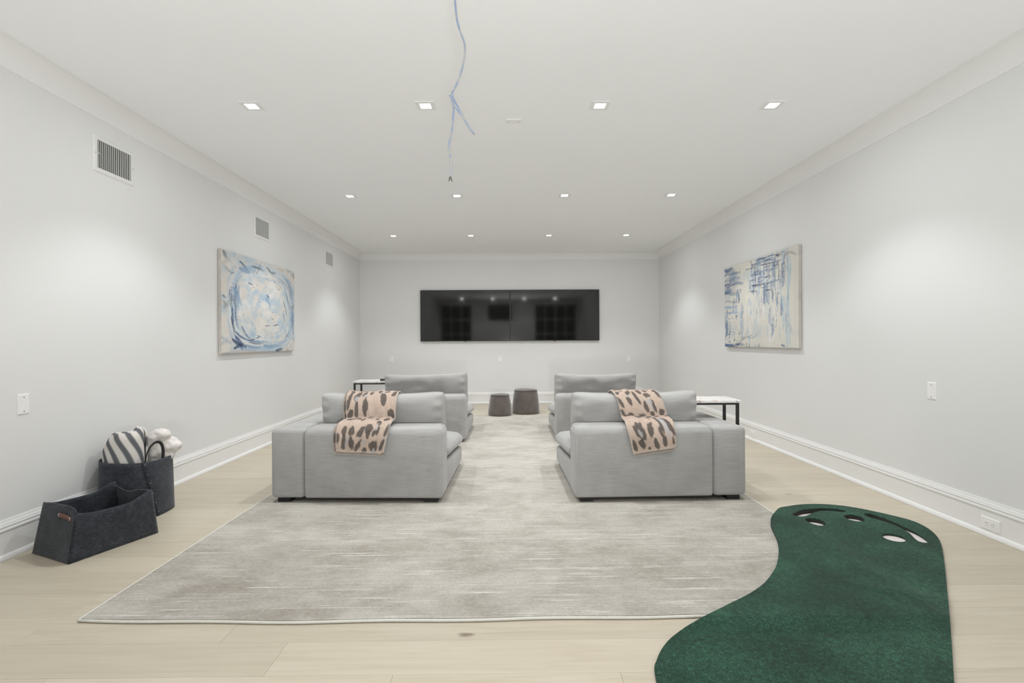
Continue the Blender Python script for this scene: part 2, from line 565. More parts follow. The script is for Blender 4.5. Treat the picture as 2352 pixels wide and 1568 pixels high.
# added fill lamp, unseen behind the camera, standing in for a bounced flash
SLX, SLY, SLZ = 0.12, -0.95, 0.66
sl = thing('fill_lamp', 'added fill lamp on a black tripod, unseen behind the camera, turned up at the ceiling', 'lamp', (SLX, SLY, 0))
for k in range(3):
    a = PI / 2 + 2 * PI * k / 3
    obj('leg', cyl_bm((0.30 * math.cos(a), 0.30 * math.sin(a), 0.008), (0.012 * math.cos(a), 0.012 * math.sin(a), 0.38), 0.008, 0.009, n=10), 'black_metal', sl)
obj('pole', cyl_bm((0, 0, 0.15), (0, 0, SLZ - 0.12), 0.011, 0.009, n=12), 'black_metal', sl)
ta = math.radians(STAND_TILT)
ax = Vector((0, math.cos(ta), math.sin(ta)))
hd = Vector((0, 0, SLZ))
n = 40
prof = [(0.035, -0.10), (0.045, -0.095), (0.05, -0.03), (0.075, 0.0), (0.105, 0.025), (0.125, 0.05), (0.13, 0.058), (0.126, 0.058), (0.10, 0.03), (0.07, 0.005), (0.045, -0.02), (0.02, -0.025)]
e1 = Vector((1, 0, 0)); e2 = ax.cross(e1)
P = np.zeros((n, len(prof), 3))
for i in range(n):
    a = 2 * PI * i / n
    for j, (r, d) in enumerate(prof):
        P[i, j] = hd + ax * d + (e1 * math.cos(a) + e2 * math.sin(a)) * r
obj('reflector', grid_mesh('reflector', P, closed_u=True), 'black_metal', sl, True)
obj('head', cyl_bm(hd - ax * 0.10, hd - ax * 0.16, 0.036, 0.03, n=20), 'black_metal', sl)
obj('yoke', cyl_bm(hd - ax * 0.12, (0, 0, SLZ - 0.14), 0.012, n=12), 'black_metal', sl)
ld = bpy.data.lights.new('fill_light', 'SPOT')
ld.energy = STAND_W
ld.color = LAMP_COL
ld.spot_size = math.radians(STAND_CONE)
ld.spot_blend = 0.75
ld.shadow_soft_size = 0.09
lo = bpy.data.objects.new('fill_light', ld)
COL.objects.link(lo)
lo.parent = sl
lo.location = hd + ax * 0.075
lo.rotation_euler = ax.to_track_quat('-Z', 'Y').to_euler()

# ================================================================== WALL AND CEILING FITTINGS
def wall_frame(side):
    """matrix taking (along, out, up) to the wall: along reads left-to-right for someone facing the wall"""
    return {'L': (Vector((0, 1, 0)), Vector((1, 0, 0)), XL), 'R': (Vector((0, -1, 0)), Vector((-1, 0, 0)), XR), 'B': (Vector((1, 0, 0)), Vector((0, -1, 0)), YB)}[side]
def mount(o, side, along, z, out=0.0):
    ax, n, w = wall_frame(side)
    if side == 'B':
        loc = Vector((along, w, z)) + n * out
    else:
        loc = Vector((w, along, z)) + n * out
    o.matrix_world = Matrix.Translation(loc) @ Matrix((ax, -n, Vector((0, 0, 1)))).transposed().to_4x4()
    return o
# in fitting space: x along the wall, -y out of the wall, z up
def plate_bm(w, h, t=0.006):
    bm = bmesh.new()
    b = 0.004
    lo = [bm.verts.new((x, 0, z)) for x, z in ((-w / 2, -h / 2), (w / 2, -h / 2), (w / 2, h / 2), (-w / 2, h / 2))]
    mi = [bm.verts.new((x, -t * 0.45, z)) for x, z in ((-w / 2, -h / 2), (w / 2, -h / 2), (w / 2, h / 2), (-w / 2, h / 2))]
    hi = [bm.verts.new((x, -t, z)) for x, z in ((-w / 2 + b, -h / 2 + b), (w / 2 - b, -h / 2 + b), (w / 2 - b, h / 2 - b), (-w / 2 + b, h / 2 - b))]
    for A, B in ((lo, mi), (mi, hi)):
        for i in range(4):
            bm.faces.new([A[i], A[(i + 1) % 4], B[(i + 1) % 4], B[i]])
    bm.faces.new(hi)
    bm.faces.new(lo[::-1])
    return bm
def blank_plate(side, along, z, label, r=0.0028, out=0.0):
    t = thing('blank_plate', label, 'wall plate', group='blank cover plates')
    obj('plate', plate_bm(0.07, 0.112), 'plate_plastic', t)
    for dz in (0.038, -0.040):
        obj('screw_hole', cyl_bm((0, -0.0035, dz), (0, -0.0068, dz), r, n=12), 'screw_dark', t)
    if side:
        mount(t, side, along, z, out)
    return t
blank_plate('L', 2.855, 0.808, 'blank white cover plate on the wall left of the felt baskets')
blank_plate('R', 3.328, 0.799, 'blank white cover plate on the wall above the putting mat')
blank_plate('B', -2.117, 0.814, 'blank white plate low on the far wall near its left corner', 0.004)
blank_plate('B', -0.142, 0.808, 'blank white plate on the far wall just below the televisions', 0.004)
blank_plate('B', 2.216, 0.797, 'blank white plate low on the far wall near its right corner', 0.004)
t = blank_plate(None, 0, 0, 'blank white cover plate set in the ceiling beside the hanging cable', 0.003)
t.matrix_world = Matrix.Translation((0.053, 3.726, CE)) @ (Matrix.Rotation(PI / 2, 4, 'Z') @ Matrix.Rotation(PI / 2, 4, 'X'))

def outlet(side, along, z, label):
    t = thing('outlet', label, 'outlet', group='outlets in the baseboards')
    obj('plate', plate_bm(0.117, 0.071, 0.0065), 'plate_plastic', t)
    rc = obj('receptacle', rbx(-0.034, 0.034, -0.0078, -0.004, -0.017, 0.017, 0.0012, 2), 'plate_plastic', t)
    for cx in (-0.019, 0.019):
        for (dx, dz, w, h) in ((0.004, 0.0065, 0.007, 0.0022), (0.004, -0.0065, 0.006, 0.0022), (-0.0075, 0, 0.0035, 0.004)):
            obj('slot', bx(cx + dx - w / 2, cx + dx + w / 2, -0.0081, -0.0070, dz - h / 2, dz + h / 2), 'screw_dark', rc)
    for cx in (-0.048, 0.048):
        obj('screw', cyl_bm((cx, -0.005, 0), (cx, -0.0073, 0), 0.0025, n=10), 'plate_plastic', t)
    mount(t, side, along, z, 0.0155)
    return t
outlet('R', 2.906, 0.0745, 'white double outlet in the baseboard right of the putting mat')
outlet('R', 5.752, 0.0745, 'white outlet in the baseboard beside the near right sofa')
outlet('L', 4.035, 0.0805, 'white outlet in the baseboard half hidden by the tall felt basket')

# air registers high on the left wall
def register(y0, label):
    t = thing('air_register', label, 'vent', group='air registers high on the wall')
    W, Hh = 0.366, 0.238
    iw, ih = 0.30, 0.184
    bm = bmesh.new()
    def ring(x, z, y):
        return [bm.verts.new(p) for p in ((-x, y, -z), (x, y, -z), (x, y, z), (-x, y, z))]
    rs = [ring(W / 2, Hh / 2, 0), ring(W / 2, Hh / 2, -0.004), ring(W / 2 - 0.008, Hh / 2 - 0.008, -0.009), ring(iw / 2, ih / 2, -0.009), ring(iw / 2, ih / 2, 0.0)]
    for A, B in zip(rs[:-1], rs[1:]):
        for i in range(4):
            bm.faces.new([A[i], A[(i + 1) % 4], B[(i + 1) % 4], B[i]])
    obj('frame', bm, 'grille_metal', t)
    obj('duct_opening', bx(-iw / 2, iw / 2, -0.0012, -0.0002, -ih / 2, ih / 2), 'duct_dark', t)
    n = 17
    bm = bmesh.new()
    v = box(bm, -0.0012, 0.0012, -0.006, 0.006, -ih / 2, ih / 2)
    bmesh.ops.rotate(bm, verts=bm.verts[:], cent=(0, 0, 0), matrix=Matrix.Rotation(math.radians(-38), 3, 'Z'))
    me = mesh_from(bm, 'slat')
    me.materials.append(MAT['grille_metal'])
    for i in range(n):
        s = obj('slat', me, None, t)
        s.location = (-iw / 2 + (i + 0.6) * iw / (n + 0.6), -0.0062, 0)
    obj('lever', bx(-iw / 2 - 0.002, -iw / 2 + 0.012, -0.014, -0.009, 0.0, 0.004), 'grille_metal', t)
    for x in (-W / 2 + 0.016, W / 2 - 0.016):
        obj('screw', cyl_bm((x, -0.008, 0), (x, -0.0105, 0), 0.003, n=10), 'duct_dark', t)
    mount(t, 'L', y0 + W / 2, 2.384, 0.0002)
register(3.341, 'white wall register with vertical slats, nearest the camera')
register(5.446, 'white wall register above the swirled blue painting')
register(7.551, 'white wall register nearest the far corner of the room')

# ================================================================== TELEVISIONS
def tv(x0, x1, label):
    t = thing('television', label, 'television', ((x0 + x1) / 2, YB - 0.002, 1.137), 0, 'pair of wall mounted televisions')
    w = (x1 - x0) / 2
    obj('body', rbx(-w, w, -0.046, -0.012, 0, 0.928, 0.004, 2), 'tv_bezel', t)
    obj('screen', bx(-w + 0.008, w - 0.008, -0.0472, -0.0455, 0.014, 0.92), 'tv_glass', t)
    obj('logo_tab', bx(-0.03, 0.03, -0.047, -0.03, -0.006, 0.001), 'tv_bezel', t)
    obj('wall_bracket', bx(-0.3, 0.3, -0.013, 0, 0.25, 0.65), 'black_metal', t)
tv(-1.578, 0.0495, 'left one of two black wall televisions hung edge to edge')
tv(0.0525, 1.674, 'right one of two black wall televisions hung edge to edge')
t = thing('wall_screen', 'black screen on the wall behind the camera, reflected in the televisions', 'screen', (-0.3, YF, 1.95), 0)
obj('body', rbx(-0.45, 0.45, 0.0, 0.04, 0, 0.6, 0.005, 2), 'tv_bezel', t)
obj('screen', bx(-0.44, 0.44, 0.0395, 0.0412, 0.01, 0.59), 'tv_glass', t)

# ================================================================== PAINTINGS
def painter(nu, nv, seed, ground):
    rs = np.random.RandomState(seed)
    img = np.ones((nv, nu, 3)) * np.array(ground)
    U, V = np.meshgrid(np.linspace(0, 1, nu), np.linspace(0, 1, nv))
    return rs, img, U, V
def smooth_noise(rs, nv, nu, cells):
    g = rs.rand(cells + 3, cells + 3)
    y = np.linspace(0, cells, nv); x = np.linspace(0, cells, nu)
    yi = y.astype(int); xi = x.astype(int)
    fy = sstep(y - yi)[:, None]; fx = sstep(x - xi)[None, :]
    a = g[yi][:, xi]; b = g[yi + 1][:, xi]; c = g[yi][:, xi + 1]; d = g[yi + 1][:, xi + 1]
    return a * (1 - fy) * (1 - fx) + b * fy * (1 - fx) + c * (1 - fy) * fx + d * fy * fx
def L3(r, g, b):
    return np.array(lin(r, g, b)[:3])
def stroke(img, U, V, pts, width, col, alpha, asp, rs, dry=0.4):
    """one brush stroke along pts (u, v), bristle streaks follow the stroke"""
    pts = np.array(catmull(pts, 6))
    pad = width * 1.3
    u0, v0 = pts.min(0) - pad / asp - 0.01
    u1, v1 = pts.max(0) + pad + 0.01
    sel = np.where((U >= u0) & (U <= u1) & (V >= v0) & (V <= v1))
    if len(sel[0]) == 0:
        return
    u, v = U[sel], V[sel]
    best = np.full(u.shape, 9.0); arc = np.zeros(u.shape); side = np.zeros(u.shape)
    s = 0.0
    for a, b in zip(pts[:-1], pts[1:]):
        du, dv = (b[0] - a[0]) * asp, b[1] - a[1]
        L = math.hypot(du, dv) + 1e-9
        pu, pv = (u - a[0]) * asp, v - a[1]
        t = np.clip((pu * du + pv * dv) / (L * L), 0, 1)
        cx, cyy = pu - t * du, pv - t * dv
        d = np.hypot(cx, cyy)
        better = d < best
        best = np.where(better, d, best)
        arc = np.where(better, s + t * L, arc)
        side = np.where(better, np.sign(du * pv - dv * pu) * d, side)
        s += L
    tt = arc / s
    wloc = width * (0.55 + 0.45 * np.sin(PI * np.clip(tt * 0.9 + 0.08, 0, 1)))
    edge = np.clip((wloc - best) / (0.25 * width + 1e-6), 0, 1)
    br = rs.rand(40)
    bi = np.clip(((side / width) * 0.5 + 0.5) * 39, 0, 39).astype(int)
    bristle = br[bi] * 0.7 + 0.3 * rs.rand(*u.shape)
    a = alpha * edge * np.where(bristle < dry, 0.25, 1.0) * (1 - 0.35 * tt)
    img[sel] = img[sel] * (1 - a[:, None]) + col * a[:, None]
def painting(name, img, side, ya, yb, z0, z1, label):
    """img rows run from the bottom up; columns from ya to yb along the wall"""
    nv, nu = img.shape[:2]
    th = 0.038
    t = thing(name, label, 'painting', ((XL if side == 'L' else XR), (ya + yb) / 2, (z0 + z1) / 2))
    x0 = XL if side == 'L' else XR
    sg = 1 if side == 'L' else -1
    w, h = yb - ya, z1 - z0
    Y, Z = np.meshgrid(np.linspace(-w / 2, w / 2, nu), np.linspace(-h / 2, h / 2, nv))
    e = np.minimum(np.minimum(Y + w / 2, w / 2 - Y), np.minimum(Z + h / 2, h / 2 - Z))
    X = sg * (th - 0.004 * np.clip(1 - e / 0.012, 0, 1) ** 2)
    P = np.stack([X, Y, Z], -1)
    if side == 'R':
        P = P[::-1]; img = img[::-1]
    obj('canvas', grid_mesh('canvas', P, img), 'oil_paint', t)
    a, b = sorted((sg * 0.004, sg * (th - 0.004)))
    obj('stretcher', bx(a, b, -w / 2, w / 2, -h / 2, h / 2), 'canvas_edge', t)
    return t
ASP = 1.63 / 0.98
# --- swirl painting (left wall); (u, v) from its picture, u left to right, v bottom to top
rs, img, U, V = painter(200, 250, 3, L3(222, 217, 210))
n1 = smooth_noise(rs, 250, 200, 7); n2 = smooth_noise(rs, 250, 200, 16)
cl = np.clip((n1 * 0.6 + n2 * 0.4 - 0.47) * 4, 0, 1)[..., None]
img = img * (1 - 0.85 * cl) + L3(188, 203, 214) * 0.85 * cl
WH, CR, LB, MB_, DB, NV, GY, PK = L3(232, 231, 228), L3(226, 219, 210), L3(178, 200, 216), L3(138, 168, 196), L3(84, 112, 152), L3(44, 58, 96), L3(120, 124, 122), L3(205, 190, 180)
for k in range(30):
    c0 = (rs.uniform(0.25, 0.8), rs.uniform(0.2, 0.85))
    a = rs.uniform(0, PI)
    d = rs.uniform(0.05, 0.14)
    stroke(img, U, V, [(c0[0] - d * math.cos(a), c0[1] - d * math.sin(a)), (c0[0] + 0.02, c0[1] + 0.02), (c0[0] + d * math.cos(a), c0[1] + d * math.sin(a))], rs.uniform(0.025, 0.07), (WH, CR, LB, WH)[k % 4], 0.8, ASP, rs)
def arcpts(a0, a1, ru, rv, cu=0.53, cv=0.5, n=7):
    out = []
    for i in range(n):
        a = math.radians(a0 + (a1 - a0) * i / (n - 1))
        c, q = math.cos(a), math.sin(a)
        k = (abs(c) ** 3.2 + abs(q) ** 3.2) ** (-1 / 3.2)
        out.append((cu + ru * c * k, cv + rv * q * k))
    return out
for k in range(150):
    a0 = rs.uniform(0, 360)
    q = rs.beta(4.5, 1.1)
    ru, rv = 0.20 + 0.275 * q, 0.18 + 0.29 * q
    stroke(img, U, V, arcpts(a0, a0 + rs.uniform(25, 70), ru * rs.uniform(0.95, 1.03), rv * rs.uniform(0.95, 1.03), 0.53 + rs.uniform(-0.02, 0.02), 0.49 + rs.uniform(-0.02, 0.02)), rs.uniform(0.01, 0.045), (LB, MB_, WH, LB, WH, LB, L3(196, 210, 218), CR)[k % 8], 0.75, ASP, rs, 0.4)
for k in range(70):
    c0 = (rs.uniform(0.2, 0.85), rs.uniform(0.16, 0.84)); a = rs.uniform(0, PI); d = rs.uniform(0.04, 0.1)
    stroke(img, U, V, [(c0[0] - d * math.cos(a), c0[1] - d * math.sin(a)), (c0[0] + 0.02, c0[1] - 0.02), (c0[0] + d * math.cos(a), c0[1] + d * math.sin(a))], rs.uniform(0.02, 0.06), (WH, CR, LB, WH, L3(196, 210, 218))[k % 5], 0.7, ASP, rs, 0.4)
for k in range(34):
    a0 = rs.choice([150, 170, 190, 210, 320, 340, 0, 20, 100, 250])
    a0 += rs.uniform(-15, 15)
    stroke(img, U, V, arcpts(a0, a0 + rs.uniform(12, 34), rs.uniform(0.38, 0.46), rs.uniform(0.38, 0.46)), rs.uniform(0.005, 0.013), (DB, MB_, NV, DB)[k % 4], 0.85, ASP, rs, 0.3)
for k in range(90):
    cu_, cv_ = [(0.06, 0.9), (0.95, 0.93), (0.94, 0.07), (0.05, 0.08), (0.5, 0.97), (0.02, 0.5), (0.985, 0.5)][k % 7]
    c0 = (cu_ + rs.uniform(-0.09, 0.09), cv_ + rs.uniform(-0.09, 0.09)); a = rs.uniform(0, PI); d = rs.uniform(0.02, 0.08)
    stroke(img, U, V, [(c0[0] - d * math.cos(a), c0[1] - d * math.sin(a)), c0, (c0[0] + d * math.cos(a), c0[1] + d * math.sin(a))], rs.uniform(0.01, 0.035), (WH, LB, L3(206, 204, 200), PK, WH, LB, MB_, CR, GY)[k % 9], 0.6, ASP, rs, 0.45)
for (p, w, c) in [([(0.13, 0.64), (0.18, 0.56), (0.21, 0.50)], 0.04, MB_), ([(0.12, 0.58), (0.13, 0.48)], 0.012, DB), ([(0.2, 0.86), (0.32, 0.84)], 0.03, MB_), ([(0.35, 0.62), (0.42, 0.66), (0.46, 0.6)], 0.03, LB), ([(0.08, 0.62), (0.085, 0.56)], 0.008, NV),
                  ([(0.10, 0.36), (0.115, 0.28), (0.14, 0.22)], 0.012, NV), ([(0.48, 0.6), (0.56, 0.60), (0.62, 0.55)], 0.05, LB), ([(0.53, 0.60), (0.58, 0.55), (0.6, 0.51)], 0.022, MB_), ([(0.55, 0.64), (0.575, 0.605)], 0.011, NV),
                  ([(0.3, 0.73), (0.36, 0.72)], 0.008, NV), ([(0.15, 0.16), (0.2, 0.1), (0.22, 0.04)], 0.035, DB), ([(0.11, 0.14), (0.17, 0.1), (0.24, 0.09)], 0.02, NV),
                  ([(0.13, 0.05), (0.2, 0.08), (0.27, 0.06)], 0.02, NV), ([(0.14, 0.22), (0.2, 0.17), (0.26, 0.14)], 0.015, DB), ([(0.22, 0.27), (0.26, 0.20), (0.31, 0.15)], 0.016, DB), ([(0.33, 0.135), (0.38, 0.14)], 0.010, NV), ([(0.40, 0.155), (0.46, 0.175)], 0.009, DB),
                  ([(0.5, 0.07), (0.6, 0.06), (0.72, 0.07)], 0.025, MB_), ([(0.94, 0.28), (0.955, 0.38), (0.95, 0.5)], 0.01, NV), ([(0.97, 0.2), (0.965, 0.3)], 0.012, DB),
                  ([(0.68, 0.01), (0.78, 0.03)], 0.02, NV), ([(0.55, 0.95), (0.62, 0.9), (0.68, 0.92)], 0.016, GY), ([(0.02, 0.98), (0.05, 0.93)], 0.03, GY), ([(0.01, 0.56), (0.04, 0.54)], 0.014, GY), ([(0.02, 0.5), (0.05, 0.47)], 0.02, L3(160, 158, 152)),
                  ([(0.2, 0.93), (0.28, 0.88)], 0.015, DB), ([(0.36, 0.92), (0.5, 0.9)], 0.012, GY), ([(0.97, 0.97), (1.0, 0.9)], 0.02, L3(150, 140, 132)), ([(0.1, 0.02), (0.3, 0.01), (0.6, 0.005)], 0.012, PK), ([(0.72, 0.98), (0.82, 0.96)], 0.012, PK),
                  ([(0.66, 0.3), (0.72, 0.32)], 0.008, NV), ([(0.8, 0.45), (0.82, 0.35)], 0.008, NV), ([(0.52, 0.29), (0.6, 0.3)], 0.006, NV), ([(0.84, 0.7), (0.88, 0.6), (0.9, 0.5)], 0.012, DB), ([(0.8, 0.6), (0.84, 0.5), (0.86, 0.42)], 0.008, NV)]:
    stroke(img, U, V, p, w, c, 0.9, ASP, rs, 0.2)
for k in range(60):
    c0 = (rs.uniform(0.12, 0.95), rs.uniform(0.06, 0.95)); a = rs.uniform(0, PI); d = rs.uniform(0.005, 0.018)
    stroke(img, U, V, [(c0[0] - d * math.cos(a), c0[1] - d * math.sin(a)), c0, (c0[0] + d * math.cos(a), c0[1] + d * math.sin(a))], rs.uniform(0.003, 0.006), (NV, DB, GY)[k % 3], 0.75, ASP, rs, 0.1)
painting('swirl_painting', img, 'L', 4.766, 6.392, 1.034, 2.012, 'unframed abstract canvas with swirling pale blue oval strokes on the left wall')
# --- cross-hatched painting (right wall); its left edge is the far one
rs, img, U, V = painter(200, 250, 11, L3(223, 220, 210))
n1 = smooth_noise(rs, 250, 200, 6); n2 = smooth_noise(rs, 250, 200, 14)
cl = np.clip((n1 * 0.6 + n2 * 0.4 - 0.5) * 4, 0, 1)[..., None]
img = img * (1 - 0.6 * cl) + L3(198, 207, 210) * 0.6 * cl
def hatch(n, ur, vr, lr, wr, cols, vert, al=0.85, dry=0.35):
    for k in range(n):
        u = rs.uniform(*ur); v = rs.uniform(*vr); l = rs.uniform(*lr)
        j = rs.uniform(-0.012, 0.012)
        p = [(u, v - l / 2), (u + j, v), (u, v + l / 2)] if vert else [(u - l / 2, v), (u, v + j), (u + l / 2, v + rs.uniform(-0.01, 0.01))]
        p = [(min(max(a, 0.005), 0.995), min(max(b, 0.005), 0.995)) for a, b in p]
        stroke(img, U, V, p, rs.uniform(*wr), cols[k % len(cols)], al, ASP, rs, dry)
SB, GB = L3(120, 142, 170), L3(150, 160, 176)
hatch(34, (0.05, 0.95), (0.1, 0.95), (0.1, 0.4), (0.012, 0.04), (WH, CR, LB, WH, L3(196, 206, 212)), True)
hatch(16, (0.4, 0.85), (0.5, 0.95), (0.1, 0.25), (0.03, 0.06), (GB, LB, SB, L3(176, 184, 192)), True, 0.7)
hatch(10, (0.02, 0.3), (0.2, 0.5), (0.1, 0.25), (0.03, 0.05), (LB, SB, GB), True, 0.6)
hatch(8, (0.0, 0.2), (0.55, 0.95), (0.1, 0.2), (0.03, 0.06), (GB, SB, L3(160, 166, 176)), False, 0.8)
hatch(22, (0.42, 0.78), (0.62, 0.95), (0.06, 0.2), (0.012, 0.03), (SB, GB, LB, DB), True)
hatch(20, (0.42, 0.8), (0.62, 0.97), (0.06, 0.2), (0.006, 0.014), (DB, SB, WH, NV), False)
hatch(46, (0.38, 0.82), (0.6, 0.98), (0.02, 0.1), (0.003, 0.008), (NV, WH, NV, L3(60, 58, 70)), False)
hatch(26, (0.5, 0.84), (0.36, 0.7), (0.06, 0.2), (0.008, 0.02), (SB, MB_, DB, GB), True)
hatch(14, (0.0, 0.22), (0.66, 0.98), (0.08, 0.2), (0.02, 0.04), (GB, SB, DB, CR, WH), False)
hatch(10, (0.1, 0.28), (0.56, 0.7), (0.03, 0.09), (0.015, 0.03), (SB, DB, MB_), True)
hatch(12, (0.03, 0.3), (0.4, 0.5), (0.06, 0.16), (0.006, 0.02), (LB, MB_, WH), False)
hatch(60, (0.02, 0.31), (0.06, 0.42), (0.01, 0.045), (0.003, 0.008), (NV, DB, WH, NV, SB), True)
hatch(40, (0.02, 0.31), (0.06, 0.42), (0.01, 0.05), (0.003, 0.008), (NV, WH, DB), False)
hatch(8, (0.01, 0.05), (0.05, 0.45), (0.08, 0.2), (0.01, 0.02), (DB, SB), True)
hatch(10, (0.02, 0.28), (0.0, 0.035), (0.05, 0.15), (0.012, 0.022), (DB, SB, NV), False)
hatch(14, (0.66, 0.76), (0.15, 0.4), (0.1, 0.2), (0.004, 0.012), (DB, SB, WH, MB_), True)
hatch(10, (0.87, 0.93), (0.1, 0.92), (0.15, 0.35), (0.012, 0.024), (LB, MB_, LB), True, 0.8)
hatch(12, (0.78, 0.86), (0.55, 0.9), (0.08, 0.2), (0.004, 0.01), (NV, WH, DB, SB), True)
hatch(40, (0.05, 0.95), (0.05, 0.95), (0.04, 0.12), (0.008, 0.03), (LB, GB, WH, L3(196, 206, 212), SB), True, 0.45, 0.5)
hatch(14, (0.35, 0.65), (0.1, 0.5), (0.1, 0.3), (0.01, 0.03), (CR, WH, L3(228, 222, 216)), True)
hatch(12, (0.5, 0.72), (0.92, 0.98), (0.06, 0.14), (0.008, 0.014), (DB, SB), False)
hatch(6, (0.35, 0.55), (0.01, 0.05), (0.02, 0.06), (0.008, 0.02), (GY, SB, PK), True)
for p, w, c in [([(0.0, 0.97), (0.06, 0.96), (0.14, 0.975)], 0.03, DB), ([(0.0, 0.56), (0.06, 0.575), (0.15, 0.55), (0.24, 0.545)], 0.006, GY), ([(0.0, 0.66), (0.1, 0.67), (0.2, 0.655)], 0.005, L3(130, 130, 128)),
                ([(0.2, 0.05), (0.3, 0.1), (0.36, 0.15), (0.38, 0.24)], 0.005, DB), ([(0.25, 0.04), (0.33, 0.1), (0.45, 0.14)], 0.005, NV), ([(0.38, 0.1), (0.48, 0.12), (0.55, 0.18)], 0.004, GY),
                ([(0.85, 0.93), (0.92, 0.95), (0.99, 0.9)], 0.016, L3(178, 168, 162)), ([(0.97, 0.05), (0.975, 0.5), (0.98, 0.9)], 0.03, L3(222, 214, 208)), ([(0.76, 0.97), (0.8, 0.94)], 0.008, NV),
                ([(0.62, 0.62), (0.7, 0.61), (0.74, 0.54)], 0.006, L3(50, 48, 62)), ([(0.82, 0.84), (0.86, 0.86), (0.86, 0.78), (0.82, 0.78)], 0.004, NV), ([(0.82, 0.03), (0.86, 0.02)], 0.014, DB), ([(0.36, 0.58), (0.42, 0.6), (0.46, 0.5), (0.42, 0.44)], 0.05, L3(232, 226, 214))]:
    stroke(img, U, V, p, w, c, 0.9, ASP, rs, 0.2)
img = img[:, ::-1]           # along the right wall the picture reads from the far end towards the camera
painting('hatched_painting', img, 'R', 4.803, 6.437, 1.053, 2.034, 'unframed abstract canvas with cross-hatched navy and white strokes on the right wall')

# ================================================================== RUG
rx0, rx1, ry0, ry1 = RUG
nx, ny = 60, 4
bm = bmesh.new()
def rug_y0(x):
    return ry0 + 0.012 * math.sin(1.9 * x + 0.6) * (x - rx0) / 3.5 + 0.032 * max(0, (-0.9 - x)) ** 1.5 + 0.004 * math.sin(9 * x)
xs = np.linspace(rx0 + 0.012, rx1 - 0.012, nx)
top, bot = [], []
for x in xs:
    ya, yb = rug_y0(x) + 0.012, ry1 - 0.012
    top.append([bm.verts.new((x, ya + (yb - ya) * j / ny, RUG_T)) for j in range(ny + 1)])
    bot.append([bm.verts.new((x, ya + (yb - ya) * j / ny, 0.002)) for j in range(ny + 1)])
for G in (top, bot):
    for i in range(nx - 1):
        for j in range(ny):
            bm.faces.new([G[i][j], G[i + 1][j], G[i + 1][j + 1], G[i][j + 1]])
per = [(i, 0) for i in range(nx)] + [(nx - 1, j) for j in range(1, ny + 1)] + [(i, ny) for i in range(nx - 2, -1, -1)] + [(0, j) for j in range(ny - 1, 0, -1)]
for a, b in zip(per, per[1:] + per[:1]):
    bm.faces.new([top[a[0]][a[1]], top[b[0]][b[1]], bot[b[0]][b[1]], bot[a[0]][a[1]]])
rug = thing('area_rug', 'large mottled ivory and taupe area rug under the sofas', 'rug')
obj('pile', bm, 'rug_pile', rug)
bm = bmesh.new()
loop = [(x, rug_y0(x) + 0.006, 0.0064) for x in np.linspace(rx0 + 0.008, rx1 - 0.008, 60)]
loop += [(rx1 - 0.006, y, 0.0064) for y in np.linspace(rug_y0(rx1) + 0.02, ry1 - 0.008, 30)]
loop += [(x, ry1 - 0.006, 0.0064) for x in np.linspace(rx1 - 0.02, rx0 + 0.008, 30)]
loop += [(rx0 + 0.006, y, 0.0064) for y in np.linspace(ry1 - 0.02, rug_y0(rx0) + 0.02, 30)]
tube(bm, loop, 0.0058, 8, closed=True)
obj('binding', bm, 'binding_white', rug, True)

